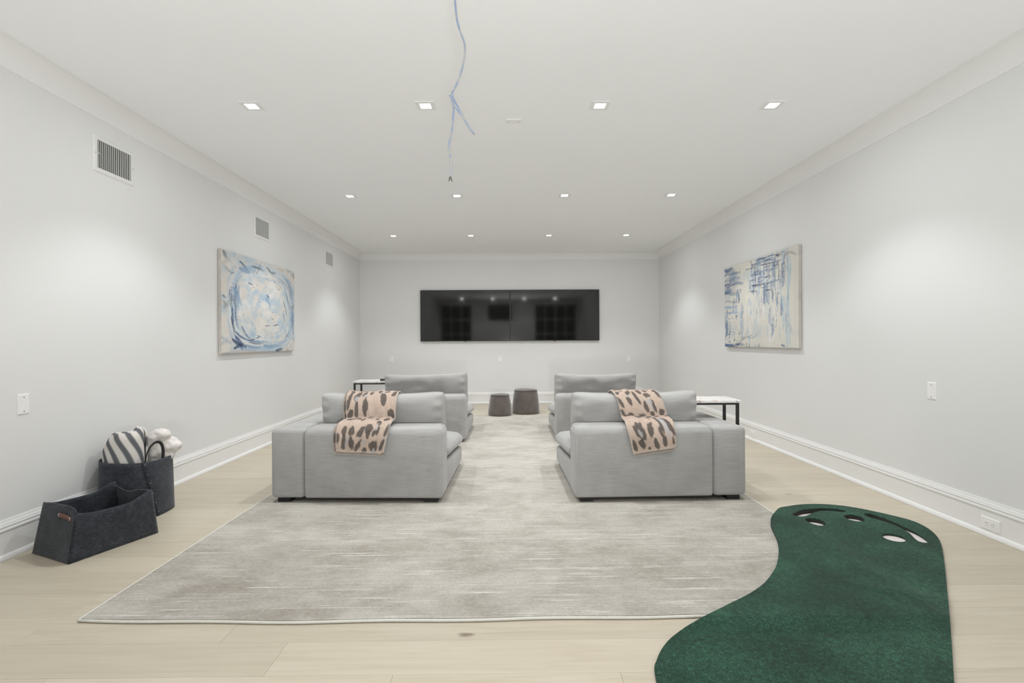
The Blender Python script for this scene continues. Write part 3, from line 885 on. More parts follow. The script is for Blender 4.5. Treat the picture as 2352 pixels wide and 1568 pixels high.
# ================================================================== SOFAS
SW, SD = 1.212, 1.165
def sofa(loc, rz, arm, label):
    """back towards the camera; arm = -1 when the single arm is on the left, +1 on the right"""
    t = thing('sofa', label, 'sofa', loc, rz, 'one-armed grey sofas in two rows')
    z0 = 0.031
    def X(a, b):
        return (a, b) if arm < 0 else (-b, -a)
    aw = 0.236
    h = SW / 2
    a0, a1 = X(-h, -h + aw)
    obj('arm', rbx(a0, a1, 0.004, SD - 0.03, z0, 0.516, 0.03, 4), 'sofa_linen', t, True)
    b0, b1 = X(-h + aw + 0.002, h)
    bm = bx(b0, b1, 0.0, 0.245, z0, 0.527)
    topb = [e for e in bm.edges if all(v.co.z > 0.5 for v in e.verts)]
    bmesh.ops.bevel(bm, geom=topb, offset=0.055, segments=6, profile=0.5, affect='EDGES')
    rest = [e for e in bm.edges if e.is_manifold and e.calc_face_angle(0) > 1.2]
    bmesh.ops.bevel(bm, geom=rest, offset=0.022, segments=3, profile=0.5, affect='EDGES')
    obj('back', bm, 'sofa_linen', t, True)
    # seat base: its top falls towards the front
    bm = bmesh.new()
    s0, s1 = X(-h + aw + 0.002, h - 0.004)
    y0, y1 = 0.22, SD - 0.012
    v = box(bm, s0, s1, y0, y1, z0, 0.165)
    for q in v:
        if q.co.z > 0.1 and q.co.y < 0.5:
            q.co.z = 0.235
    bmesh.ops.bevel(bm, geom=bm.edges[:], offset=0.018, segments=3, profile=0.5, affect='EDGES')
    obj('seat_base', bm, 'sofa_linen', t, True)
    # plump seat cushion
    n, mm = 26, 30
    c0, c1 = X(-h + aw + 0.006, h + 0.006)
    rows = []
    P = np.zeros((n, mm, 3))
    ang = np.linspace(0, 2 * PI, mm, endpoint=False)
    for i in range(n):
        u = -1 + 2 * i / (n - 1)
        shrink = (1 - abs(u) ** 7) ** 0.35 if abs(u) < 1 else 0.0
        xx = (c0 + c1) / 2 + (c1 - c0) / 2 * u
        for j, a in enumerate(ang):
            ca, sa = math.cos(a), math.sin(a)
            e = 0.34
            yy = math.copysign(abs(ca) ** e, ca)
            zz = math.copysign(abs(sa) ** e, sa)
            yc, hy = (0.25 + SD) / 2, (SD - 0.25) / 2
            fy = (yy + 1) / 2
            zb = 0.232 - 0.072 * fy
            hgt = (0.150 + 0.018 * (1 - u * u) * (1 - yy * yy))
            zc = zb + hgt / 2
            P[i, j] = (xx, yc + hy * yy * (0.97 + 0.03 * shrink), zc + hgt / 2 * zz * (0.35 + 0.65 * shrink))
    me = grid_mesh('seat_cushion', P.transpose(1, 0, 2), closed_u=True)
    bm = bmesh.new(); bm.from_mesh(me)
    bmesh.ops.holes_fill(bm, edges=[e for e in bm.edges if e.is_boundary])
    bpy.data.meshes.remove(me)
    obj('seat_cushion', bm, 'sofa_cushion', t, True)
    lx = h - 0.085
    for sx in (-1, 1):
        for yy in (0.03, SD - 0.12):
            obj('foot', bx(sx * lx - 0.045, sx * lx + 0.045, yy, yy + 0.09, 0.0, z0 + 0.004), 'black_foot', t)
    return t
SO = [((-1.0655, 3.5875, RUG_T), math.radians(-1.84), -1, 'grey linen sofa nearest the felt baskets, its back to the camera'),
      ((1.0715, 3.566, RUG_T), math.radians(1.25), 1, 'grey linen sofa nearest the putting mat, its back to the camera'),
      ((-1.075, 5.705, RUG_T), math.radians(-0.4), -1, 'grey linen sofa in the far row on the left'),
      ((1.147, 5.692, RUG_T), 0.0, 1, 'grey linen sofa in the far row on the right')]
for a in SO:
    sofa(*a)

def back_cushion(loc, rz, x0, x1, label, seed, tl, tr, sag, lean=0.035, tilt=0.0):
    """loose cushion standing on the seat against the back; soft top corners"""
    r = np.random.RandomState(seed)
    n, mm = 64, 40
    u = np.linspace(-1, 1, n)[:, None]
    v = np.linspace(-1, 1, mm)[None, :]
    w, hh = (x1 - x0) / 2, 0.19
    T = 0.104 * ((1 - np.abs(u) ** 9) * (1 - np.abs(v) ** 4.5)) ** 0.42 + 0.012 * (1 - 0.5 * np.abs(u * v))
    X = (x0 + x1) / 2 + w * u * (1 - 0.012 * (1 - np.abs(v) ** 2.0) - 0.035 * np.abs(v) ** 8) + 0 * v
    top = (tl * (1 - u) / 2 + tr * (1 + u) / 2) - sag * (1 - np.abs(u) ** 2.2)
    Z = 0.555 + hh * v * (1 - 0.07 * np.abs(u) ** 14) + np.where(v > 0, v * (top - 0.0), 0.012 * v * (1 - u * u))
    wr = sum(r.uniform(-1, 1) * np.sin(r.uniform(2, 9) * u + r.uniform(-7, 7) * v + r.uniform(0, 6)) for _ in range(9)) * 0.0022
    cr = 0.010 * np.exp(-((u - 0.1) * 7) ** 2 - ((v - 0.45) * 3) ** 2) - 0.009 * np.exp(-((u + 0.05) * 9) ** 2 - ((v - 0.3) * 4) ** 2)
    fold = -0.012 * np.exp(-((v + 0.82 + 0.05 * u) * 14) ** 2) * (0.4 + 0.6 * np.abs(np.sin(1.6 * u + seed)))
    ear = sum(0.006 * np.sin(14 * v + k) * np.exp(-((np.abs(u) - 0.93) * 12) ** 2) for k in (0, 2))
    Yc = 0.374 - lean * v + 0 * u
    back = np.stack([X, Yc - T - (wr + cr + fold + ear) * (T > 0.02), Z], -1)
    front = np.stack([X, Yc + T, Z], -1)
    P = np.concatenate([back, front[:, ::-1]], 1)
    me = grid_mesh('cushion_cover', P.transpose(1, 0, 2), closed_u=True)
    bm = bmesh.new(); bm.from_mesh(me)
    bmesh.ops.remove_doubles(bm, verts=bm.verts[:], dist=0.0005)
    bmesh.ops.holes_fill(bm, edges=[e for e in bm.edges if e.is_boundary])
    bpy.data.meshes.remove(me)
    t = thing('back_cushion', label, 'cushion', loc, rz, 'loose back cushions on the sofas')
    obj('cover', bm, 'sofa_cushion', t, True)
    bm = bmesh.new()
    k = [(X[i, -1], Yc[i, -1], Z[i, -1]) for i in range(n)] + [(X[-1, j], Yc[-1, j], Z[-1, j]) for j in range(mm - 2, -1, -1)] + [(X[i, 0], Yc[i, 0], Z[i, 0]) for i in range(n - 2, -1, -1)] + [(X[0, j], Yc[0, j], Z[0, j]) for j in range(1, mm - 1)]
    tube(bm, k, 0.0042, 6, closed=True)
    obj('piping', bm, 'sofa_cushion', t, True)
back_cushion(SO[0][0], SO[0][1], -0.372, 0.578, 'loose grey back cushion behind the throw on the near left sofa', 3, 0.0, 0.004, 0.022)
back_cushion(SO[1][0], SO[1][1], -0.585, 0.385, 'loose grey back cushion behind the throw on the near right sofa', 8, -0.004, 0.006, 0.026)
back_cushion(SO[2][0], SO[2][1], -0.380, 0.598, 'loose grey back cushion on the far left sofa', 5, 0.0, 0.022, 0.02)
back_cushion(SO[3][0], SO[3][1], -0.596, 0.372, 'loose grey back cushion on the far right sofa', 12, 0.006, 0.005, 0.024)

# ================================================================== LEOPARD THROWS
PATH = [(0.52, 0.46), (0.50, 0.56), (0.455, 0.655), (0.395, 0.708), (0.345, 0.724), (0.284, 0.712), (0.236, 0.670), (0.212, 0.614), (0.202, 0.564), (0.178, 0.545), (0.11, 0.541), (0.05, 0.534), (0.008, 0.508), (-0.014, 0.46), (-0.018, 0.40), (-0.018, 0.30)]
pp = np.array(catmull(PATH, 12))
seg = np.hypot(*np.diff(pp, axis=0).T)
S = np.concatenate([[0], np.cumsum(seg)])
i_ridge = int(np.argmax(pp[:, 1])); S -= S[i_ridge]           # s = 0 on the ridge of the cushion
def at_s(s):
    return np.stack([np.interp(s, S, pp[:, 0]), np.interp(s, S, pp[:, 1])], -1)
s_valley = S[np.argmin(np.hypot(pp[:, 0] - 0.202, pp[:, 1] - 0.564))]
s_edge = S[np.argmin(np.hypot(pp[:, 0] - 0.008, pp[:, 1] - 0.508))]
def leopard(sg, tg, spots, greys, seed, rot=1.0):
    r = np.random.RandomState(seed)
    n = smooth_noise(r, sg.shape[0], sg.shape[1], 30)
    n2 = smooth_noise(r, sg.shape[0], sg.shape[1], 60)
    col = np.ones(sg.shape + (3,)) * L3(187, 168, 154)
    col *= (0.92 + 0.16 * n2)[..., None]
    def blob(s0, t0, rs_, rt, ang):
        ds, dt = (sg - s0), (tg - t0)
        c, s_ = math.cos(ang), math.sin(ang)
        a = (ds * c + dt * s_) / rs_
        b = (-ds * s_ + dt * c) / rt
        return np.hypot(a, b) + (n - 0.5) * 0.5 + (n2 - 0.5) * 0.25
    for sp_ in spots:
        k = np.clip((1.04 - blob(*sp_)) * 6, 0, 1)[..., None]
        col = col * (1 - 0.92 * k) + L3(84, 78, 73) * 0.92 * k
    for sp_ in greys:
        k = np.clip((1.02 - blob(*sp_)) * 4, 0, 1)[..., None]
        col = col * (1 - 0.8 * k) + L3(172, 171, 172) * 0.8 * k
    return col
def throw(loc, rz, XS, hem, label, spots_px, greys_px, rows_px, seed, lower):
    """XS: list of (s, x_left, x_right) edges in sofa space; hem(t) gives the length of the visible hem;
    rows_px: (y in picture, s) and (y, x_left, x_right) pairs used to lay the print out"""
    ns, nt = 190, 84
    es = np.array([a[0] for a in XS])
    t_ = np.linspace(0, 1, nt)
    ry = np.array([a[0] for a in rows_px]); rsv = np.array([a[1] for a in rows_px]); rxl = np.array([a[2] for a in rows_px]); rxr = np.array([a[3] for a in rows_px])
    def conv(L):
        out = []
        for (x, y, rx, ry_, ang) in L:
            s = np.interp(y, ry, rsv)
            xl, xr = np.interp(y, ry, rxl), np.interp(y, ry, rxr)
            W = 0.37
            t0 = (x - xl) / (xr - xl) * W
            ks = abs(np.interp(y + 40, ry, rsv) - np.interp(y - 40, ry, rsv)) / 80.0
            out.append((s, t0, max(ry_ * ks, 0.006), max(rx * W / (xr - xl), 0.005), math.radians(-ang)))
        return out
    spots, greys = conv(spots_px), conv(greys_px)
    r = np.random.RandomState(seed)
    for k in range(26):                       # print goes on round the hidden front
        spots.append((r.uniform(-0.34, -0.03), r.uniform(0.01, 0.36), r.uniform(0.018, 0.035), r.uniform(0.01, 0.02), r.uniform(-0.4, 0.4)))
    th = thing('throw_blanket', label, 'blanket', loc, rz, 'leopard print throws over the near sofas')
    def layer(nm, off, dx0, dx1, dhem, dark):
        Pm = np.zeros((ns, nt, 3)); SG = np.zeros((ns, nt)); TG = np.zeros((ns, nt))
        for j, tt in enumerate(t_):
            s = np.linspace(S[0] + 0.02, hem(tt) + dhem, ns)
            yz = at_s(s)
            d = np.gradient(yz, axis=0)
            nn = np.stack([-d[:, 1], d[:, 0]], -1)
            nn /= np.linalg.norm(nn, axis=1)[:, None] + 1e-9
            nn = -nn if nn[ns // 2, 1] < 0 else nn
            rip = 0.004 * np.sin(9 * tt + 5 * s + seed) + 0.003 * np.sin(23 * tt - 11 * s) + 0.008 * sstep((s - s_edge) / 0.15) * np.sin(5.2 * tt + seed)
            yz = yz + nn * (off + np.maximum(rip, -0.003))[:, None]
            xl = np.interp(s, es, [a[1] for a in XS]) + dx0
            xr = np.interp(s, es, [a[2] for a in XS]) + dx1
            Pm[:, j, 0] = xl + (xr - xl) * tt
            Pm[:, j, 1:] = yz
            SG[:, j] = s; TG[:, j] = tt * 0.37
        col = leopard(SG, TG, spots, greys, seed + dark)
        if dark:                              # the reverse of the weave is the darker side
            col = col * 0.55 + L3(84, 78, 74) * 0.35
        o = obj(nm, grid_mesh(nm, Pm, col), 'throw_wool', th, True)
        md = o.modifiers.new('solid', 'SOLIDIFY')
        md.thickness = 0.006
        md.offset = 0
        return Pm
    A = layer('upper_layer', 0.024, 0, 0, 0.0, 0)
    B = layer('lower_layer', 0.009, lower[0], lower[1], lower[2], 5)
    for nm, Q, sides in (('stitching', A, (0, -1)), ('lower_stitching', B, (0, -1))):
        bm = bmesh.new()
        def st(p, q):
            p, q = Vector(p), Vector(q)
            n0 = Vector((0, -0.0042, 0.0012))
            tube(bm, [p + n0 * 0.2, p + n0, p.lerp(q, 0.5) + n0 * 1.1, q + n0], 0.0015, 4)
        e = Q[-1]
        L = np.concatenate([[0], np.cumsum(np.linalg.norm(np.diff(e, axis=0), axis=1))])
        for d in np.arange(0.004, L[-1], 0.0085):
            p = np.array([np.interp(d, L, e[:, k]) for k in range(3)])
            q = np.array([np.interp(d, L, Q[-6][:, k]) for k in range(3)])
            q = p + (q - p) / (np.linalg.norm(q - p) + 1e-9) * 0.011
            st(p, q)
        for sd in sides:
            e = Q[:, sd]; e2 = Q[:, 3 if sd == 0 else -4]
            L = np.concatenate([[0], np.cumsum(np.linalg.norm(np.diff(e, axis=0), axis=1))])
            for d in np.arange(0.004, L[-1], 0.0095):
                p = np.array([np.interp(d, L, e[:, k]) for k in range(3)])
                q = np.array([np.interp(d, L, e2[:, k]) for k in range(3)])
                st(p, p + (q - p) / (np.linalg.norm(q - p) + 1e-9) * 0.010)
        tube(bm, [tuple(p + np.array([0, -0.002, 0])) for p in Q[-1][::4]], 0.0016, 5)
        tube(bm, [tuple(p) for p in Q[::4, 0]], 0.0016, 5)
        tube(bm, [tuple(p) for p in Q[::4, -1]], 0.0016, 5)
        so = obj(nm, bm, 'stitch_thread', th, True)
        so['kind'] = 'stuff'
LS = [(605, 285, 50, 48, 0), (830, 240, 78, 34, -20), (1030, 212, 70, 24, -20), (1280, 278, 58, 44, -25), (1150, 310, 36, 74, 12), (1430, 335, 46, 112, 14), (985, 340, 36, 74, 20), (860, 370, 40, 92, 28), (720, 420, 52, 112, 28), (560, 490, 42, 120, 14),
      (875, 555, 58, 108, 0), (705, 590, 40, 88, 2), (1230, 465, 62, 84, -6), (570, 650, 55, 78, 25), (1370, 625, 74, 44, -25), (570, 765, 80, 32, -38), (720, 742, 84, 36, -28), (985, 692, 80, 32, -22), (830, 802, 42, 42, 0), (960, 755, 62, 22, -20),
      (1100, 762, 44, 28, -25), (1160, 690, 66, 12, -8), (1280, 770, 62, 58, 0), (1430, 700, 36, 58, 0), (1150, 865, 52, 42, -25), (475, 960, 58, 62, 0), (470, 1130, 46, 130, 6), (620, 970, 64, 70, 0), (622, 1150, 50, 130, -4), (800, 990, 58, 84, 24),
      (750, 1180, 46, 110, 24), (960, 930, 72, 52, 10), (945, 1010, 36, 74, 8), (1060, 1000, 36, 62, 12), (1145, 960, 28, 56, 8), (1325, 950, 46, 84, 14), (1235, 1160, 42, 100, 14), (1055, 1190, 84, 112, 0), (860, 1270, 52, 60, 0), (345, 1065, 36, 80, 0), (1250, 1320, 40, 46, 0), (500, 280, 18, 26, 0)]
LG = [(710, 462, 46, 36, 20), (890, 425, 56, 28, -20), (530, 1120, 34, 110, 10), (1045, 1275, 30, 52, 0), (1225, 345, 60, 26, 0), (690, 735, 26, 20, 0), (960, 728, 40, 10, -15), (1110, 910, 22, 40, 12), (855, 1130, 26, 60, 10)]
LR = [(190, 0.0, 490, 1510), (430, 0.075, 500, 1480), (680, s_valley, 495, 1470), (780, s_valley + 0.09, 430, 1420), (930, s_edge, 315, 1360), (1310, s_edge + 0.155, 310, 1260)]
throw(SO[0][0], SO[0][1], [(-0.4, -0.17, 0.22), (0, -0.16, 0.227), (s_valley, -0.126, 0.236), (s_edge, -0.130, 0.24), (s_edge + 0.15, -0.120, 0.21)], lambda t: s_edge + 0.150 + 0.018 * max(0, t - 0.5) - 0.012 * (1 - t) ** 6,
      'leopard print wool throw folded over the near left sofa', LS, LG, LR, 2, (-0.024, -0.006, 0.017))
RS = [(270, 240, 34, 30, 20), (365, 245, 48, 28, 25), (540, 235, 55, 28, 15), (700, 205, 85, 24, 12), (880, 195, 80, 24, 12), (300, 350, 48, 52, 0), (505, 365, 58, 55, 0), (540, 510, 50, 70, -20), (675, 460, 42, 120, -18), (730, 320, 40, 82, -38),
      (855, 280, 52, 42, 0), (1065, 215, 44, 34, 30), (1045, 300, 40, 52, 0), (1115, 400, 38, 112, -18), (895, 415, 74, 52, 0), (885, 590, 52, 80, -16), (1020, 560, 40, 84, -14), (355, 515, 40, 82, -28), (415, 660, 42, 72, -36), (580, 710, 74, 46, 40), (770, 750, 80, 62, 45),
      (1005, 680, 44, 46, -20), (965, 755, 58, 30, 28), (1130, 760, 52, 20, 20), (1190, 660, 52, 52, 0), (1335, 745, 72, 34, 35), (735, 960, 105, 135, -22), (780, 1120, 66, 80, -15), (955, 930, 66, 110, 8), (930, 800, 22, 40, -20), (1140, 850, 42, 100, -10), (1225, 1080, 52, 92, -14),
      (1310, 880, 52, 88, -28), (1065, 1120, 48, 92, -14), (625, 1150, 42, 84, -8), (1395, 1080, 28, 68, -8), (930, 1195, 44, 26, 0), (1165, 970, 45, 90, -10)]
RG = [(740, 985, 34, 62, -20), (940, 520, 58, 54, 0), (985, 600, 30, 40, -10), (1225, 880, 46, 90, -18), (530, 430, 24, 24, 0), (755, 735, 40, 16, 20)]
RR = [(160, 0.0, 200, 1070), (400, 0.075, 250, 1160), (720, s_valley, 400, 1300), (800, s_valley + 0.09, 440, 1400), (900, s_edge, 470, 1450), (1270, s_edge + 0.165, 600, 1475)]
throw(SO[1][0], SO[1][1], [(-0.4, -0.29, 0.045), (0, -0.28, 0.053), (s_valley, -0.236, 0.10), (s_edge, -0.250, 0.09), (s_edge + 0.16, -0.21, 0.09)], lambda t: s_edge + 0.170 - 0.045 * t,
      'leopard print wool throw hanging askew over the near right sofa', RS, RG, RR, 4, (0.012, -0.004, 0.020))

# ================================================================== C-SHAPED SIDE TABLES
def c_table(x_out, sg, y0, y1, L, label):
    """x_out: outer face; sg: direction in which the top reaches over the arm"""
    t = thing('side_table', label, 'side table', (x_out, (y0 + y1) / 2, 0), 0, 'marble topped C-shaped side tables')
    d = (y1 - y0) / 2
    b = 0.020
    def X(a, c):
        return sorted((sg * a, sg * c))
    z1 = 0.648
    a, c = X(-0.012, L)
    obj('tabletop', rbx(a, c, -d - 0.012, d + 0.012, z1, z1 + 0.021, 0.003, 2), 'marble', t)
    for s in (-1, 1):
        y = s * (d - b / 2)
        a, c = X(0, b)
        obj('leg', bx(a, c, y - b / 2, y + b / 2, RUG_T + 0.003, z1 - 0.016), 'black_metal', t)
        a, c = X(0, L - 0.01)
        obj('rail', bx(a, c, y - b / 2, y + b / 2, z1 - 0.016, z1), 'black_metal', t)
        a, c = X(b, 0.30)
        obj('foot_bar', bx(a, c, y - b / 2, y + b / 2, RUG_T + 0.003, RUG_T + 0.018), 'black_metal', t)
        for q in (0.02, L - 0.06):
            a, c = X(q, q + 0.008)
            obj('stud', bx(a, c, s * (d + 0.0115), s * (d + 0.0135), z1 + 0.008, z1 + 0.014), 'black_metal', t)
    a, c = X(0, b)
    obj('floor_bar', bx(a, c, -d, d, 0.0, RUG_T + 0.003), 'black_metal', t)
    for q in (0, L - 0.03):
        a, c = X(q, q + b)
        obj('cross_bar', bx(a, c, -d + b, d - b, z1 - 0.016, z1), 'black_metal', t)
c_table(1.808, -1, 3.985, 4.248, 0.37, 'marble topped black metal side table over the near right sofa arm')
c_table(-1.832, 1, 6.10, 6.40, 0.40, 'marble topped black metal side table over the far left sofa arm')
# dark handset on the far left table
bm = rbx(-0.085, 0.085, -0.024, 0.024, 0, 0.022, 0.010, 4)
t = thing('remote_control', 'small black handset lying on the far left side table', 'remote', (-1.488, 6.24, 0.6692), math.radians(70))
obj('shell', bm, 'remote_black', t, True)
for i in range(4):
    obj('button', cyl_bm((-0.05 + i * 0.03, 0, 0.021), (-0.05 + i * 0.03, 0, 0.0235), 0.006, n=10), 'black_metal', t)

# ================================================================== STOOLS
def stool(x, y, z, r0, r1, h, label, tilt):
    t = thing('pouf_stool', label, 'stool', (x, y, z), tilt, 'round velvet pouf stools')
    prof = [(r0 * 0.93, 0.0), (r0 * 0.985, 0.006), (r0, 0.02), (r0 * 0.995, 0.05)]
    for k in range(1, 9):
        f = k / 9
        prof.append((r0 + (r1 - r0) * f ** 0.95 + 0.004 * math.sin(f * PI), 0.05 + (h - 0.085) * f))
    prof += [(r1 * 0.99, h - 0.03), (r1 * 0.965, h - 0.018), (r1 * 0.945, h - 0.014)]
    n = 48
    P = np.zeros((n, len(prof) + 1, 3))
    for i in range(n):
        a = 2 * PI * i / n
        for j, (r, zz) in enumerate(prof):
            wob = 1 + 0.006 * math.sin(3 * a + zz * 14) + 0.004 * math.sin(5 * a - zz * 20)
            P[i, j] = (r * wob * math.cos(a), r * wob * math.sin(a), zz)
        P[i, len(prof)] = (0.6 * r1 * math.cos(a), 0.6 * r1 * math.sin(a), h - 0.014)
    obj('side', grid_mesh('side', P, closed_u=True), 'stool_velvet', t, True)
    prof = [(r1 * 0.945, h - 0.016), (r1 * 0.985, h - 0.011), (r1 * 0.97, h - 0.003), (r1 * 0.8, h + 0.003), (r1 * 0.4, h + 0.005), (0.001, h + 0.0055)]
    P = np.zeros((n, len(prof), 3))
    for i in range(n):
        a = 2 * PI * i / n
        for j, (r, zz) in enumerate(prof):
            P[i, j] = (r * math.cos(a), r * math.sin(a), zz + 0.003 * math.sin(a * 2) * r / r1)
    obj('seat_pad', grid_mesh('seat_pad', P, closed_u=True), 'stool_velvet', t, True)
    bm = bmesh.new()
    tube(bm, [(r1 * 0.985 * math.cos(2 * PI * i / n), r1 * 0.985 * math.sin(2 * PI * i / n), h - 0.012 + 0.003 * math.sin(4 * PI * i / n)) for i in range(n)], 0.003, 6, closed=True)
    obj('piping', bm, 'stool_velvet', t, True)
stool(-0.120, 7.80, RUG_T, 0.180, 0.146, 0.315, 'smaller taupe velvet pouf stool at the far edge of the rug', 0.4)
stool(0.284, 8.08, 0.0, 0.215, 0.184, 0.372, 'larger taupe velvet pouf stool behind the small one', 1.3)

# ================================================================== PUTTING MAT
OUT = [(0.497, 1.745), (0.521, 1.804), (0.558, 1.868), (0.612, 1.935), (0.681, 1.992), (0.749, 2.037), (0.844, 2.099), (0.946, 2.167), (1.012, 2.21), (1.085, 2.263), (1.172, 2.338), (1.25, 2.425), (1.322, 2.517), (1.395, 2.634), (1.454, 2.744), (1.498, 2.842), (1.531, 2.933), (1.559, 3.015), (1.592, 3.095), (1.638, 3.167), (1.697, 3.239), (1.768, 3.315), (1.872, 3.384), (1.994, 3.418), (2.109, 3.415), (2.207, 3.385), (2.286, 3.33), (2.351, 3.261), (2.411, 3.191), (2.458, 3.129), (2.478, 3.07), (2.474, 2.985), (2.437, 2.887), (2.373, 2.786), (2.265, 2.646), (2.088, 2.427), (1.826, 2.107), (1.634, 1.874), (1.474, 1.683),
       (1.30, 1.47), (1.13, 1.29), (0.96, 1.19), (0.79, 1.18), (0.63, 1.26), (0.52, 1.40), (0.480, 1.57)]
SL1 = [(1.785, 3.203), (1.878, 3.289), (1.957, 3.317), (2.055, 3.331), (2.133, 3.312), (2.167, 3.282), (2.164, 3.264), (2.133, 3.257), (2.092, 3.276), (2.025, 3.283), (1.955, 3.254), (1.881, 3.204), (1.826, 3.175), (1.788, 3.177)]
SL2 = [(2.247, 3.219), (2.293, 3.222), (2.317, 3.172), (2.338, 3.108), (2.353, 3.02), (2.359, 2.945), (2.348, 2.873), (2.327, 2.819), (2.299, 2.813), (2.285, 2.838), (2.301, 2.892), (2.32, 2.946), (2.322, 3.011), (2.308, 3.069), (2.279, 3.12), (2.247, 3.169)]
CUPS = [(1.871, 3.104), (2.147, 3.158), (2.183, 2.88)]
def closed_curve(pts, sub):
    P = [np.array(p) for p in pts]
    n = len(P); out = []
    for i in range(n):
        a, b, c, d = P[i - 1], P[i], P[(i + 1) % n], P[(i + 2) % n]
        for k in range(sub):
            t = k / sub
            out.append(tuple(0.5 * ((2 * b) + (c - a) * t + (2 * a - 5 * b + 4 * c - d) * t * t + (3 * b - a - 3 * c + d) * t ** 3)))
    return out
def ss1(t):
    t = min(max(t, 0.0), 1.0)
    return t * t * (3 - 2 * t)
def mat_base(x, y):
    d = max(x - RUG[1], RUG[2] - y, 0)
    return 0.0135 * (1 - ss1(d / 0.15)) + 0.0012
def mat_top(x, y):
    s = x * 0.77 - y * 0.64
    cre = 0.006 * math.exp(-((y - 2.20 + 0.35 * (x - 1.85)) / 0.045) ** 2) * ss1((x - 1.45) / 0.3)
    return mat_base(x, y) + 0.010 + 0.024 * ss1((y - 2.75) / 0.55) + cre
def inside(p, poly):
    x, y = p; c = False
    for (x0, y0), (x1, y1) in zip(poly, poly[1:] + poly[:1]):
        if (y0 > y) != (y1 > y) and x < (x1 - x0) * (y - y0) / (y1 - y0) + x0:
            c = not c
    return c
outer = closed_curve(OUT, 4)
slots = [closed_curve(SL1, 3), closed_curve(SL2, 3)]
cups = [[(cx + 0.055 * math.cos(2 * PI * i / 28), cy_ + 0.055 * math.sin(2 * PI * i / 28)) for i in range(28)] for cx, cy_ in CUPS]
holes = slots + cups
pts, edges = [], []
for lp in [outer] + holes:
    b = len(pts)
    pts += [Vector(p) for p in lp]
    edges += [(b + i, b + (i + 1) % len(lp)) for i in range(len(lp))]
for gx in np.arange(0.5, 2.5, 0.05):
    for gy in np.arange(1.2, 3.45, 0.05):
        p = (gx + 0.003, gy + 0.007)
        if inside(p, outer) and not any(inside(p, h) for h in holes) and min(math.hypot(p[0] - q[0], p[1] - q[1]) for lp in [outer] + holes for q in lp) > 0.012:
            pts.append(Vector(p))
V2, E2, F2, *_ = delaunay_2d_cdt(pts, edges, [], 0, 1e-5)
tris = []
for f in F2:
    c_ = (sum(V2[i].x for i in f) / len(f), sum(V2[i].y for i in f) / len(f))
    if inside(c_, outer) and not any(inside(c_, h) for h in holes):
        tris.append(list(f))
def slab(z_lo, z_hi):
    bm = bmesh.new()
    T = [bm.verts.new((v.x, v.y, z_hi(v.x, v.y))) for v in V2]
    B = [bm.verts.new((v.x, v.y, z_lo(v.x, v.y))) for v in V2]
    cnt = {}
    for f in tris:
        bm.faces.new([T[i] for i in f])
        bm.faces.new([B[i] for i in f][::-1])
        for a, b in zip(f, f[1:] + f[:1]):
            cnt[(a, b)] = cnt.get((a, b), 0) + 1
    for (a, b) in cnt:
        if (b, a) not in cnt:
            bm.faces.new([T[a], B[a], B[b], T[b]])
    bmesh.ops.delete(bm, geom=[v for v in bm.verts if not v.link_faces], context='VERTS')
    return bm
pm = thing('putting_mat', 'kidney shaped green putting mat with cut-out holes', 'putting mat')
o = obj('turf', slab(lambda x, y: mat_top(x, y) - 0.005, mat_top), 'green_turf', pm)
obj('foam_base', slab(mat_base, lambda x, y: mat_top(x, y) - 0.0052), 'foam_dark', pm)
for nm, L in (('trap_liner', slots), ('cup_liner', cups)):
    for lp in L:
        bm = bmesh.new()
        f = bm.faces.new([bm.verts.new((x, y, mat_base(x, y) + 0.004)) for x, y in lp])
        r_ = bmesh.ops.extrude_face_region(bm, geom=[f])
        for v in [g for g in r_['geom'] if isinstance(g, bmesh.types.BMVert)]:
            v.co.z -= 0.003
        obj(nm, bm, 'hole_white', pm)

# ================================================================== FELT BASKETS
def solid(o, th, off=0.0):
    md = o.modifiers.new('solid', 'SOLIDIFY')
    md.thickness = th
    md.offset = off
    md.use_even_offset = True
A0, B0, C0, D0 = [np.array(p) for p in ((-2.595, 2.812), (-2.274, 2.664), (-2.110, 3.098), (-2.431, 3.246))]
A1, B1, C1, D1 = [np.array(p) for p in ((-2.542, 2.821), (-2.272, 2.714), (-2.105, 3.040), (-2.405, 3.160))]
org = (A0 + C0) / 2
t = thing('felt_tub', 'low open charcoal felt tub basket with brown leather handle', 'basket', (org[0], org[1], 0))
def h_end(s):
    return 0.283 - 0.030 * (abs(2 * s - 1) ** 8)
def h_long(s):
    return 0.231 + 0.022 * (1 - s) ** 10 + 0.042 * sstep((s - 0.62) / 0.38)
for (p0, p1, q0, q1, hf, bow) in ((A0, B0, A1, B1, lambda s: 0.281 - 0.022 * s ** 9 - 0.014 * (1 - s) ** 10, 0.004), (B0, C0, B1, C1, h_long, 0.010), (C0, D0, C1, D1, lambda s: 0.272 - 0.022 * sstep(1 - abs(2 * s - 1.3) / 0.9) - 0.004 * s, -0.012), (D0, A0, D1, A1, lambda s: h_long(1 - s) + 0.022, 0.006)):
    n, mm = 30, 12
    P = np.zeros((n, mm, 3))
    d = (p1 - p0) / np.linalg.norm(p1 - p0)
    nrm = np.array((d[1], -d[0]))
    for i in range(n):
        s = i / (n - 1)
        for j in range(mm):
            f = j / (mm - 1)
            zz = f * hf(s)
            g = zz / 0.27
            xy = (p0 + (p1 - p0) * s) * (1 - g) + (q0 + (q1 - q0) * s) * g + nrm * bow * math.sin(PI * s) * g ** 1.5
            P[i, j] = (xy[0] - org[0], xy[1] - org[1], 0.001 + zz)
    o = obj('side_panel', grid_mesh('side_panel', P), 'charcoal_felt', t, True)
    solid(o, 0.006)
bm = bmesh.new()
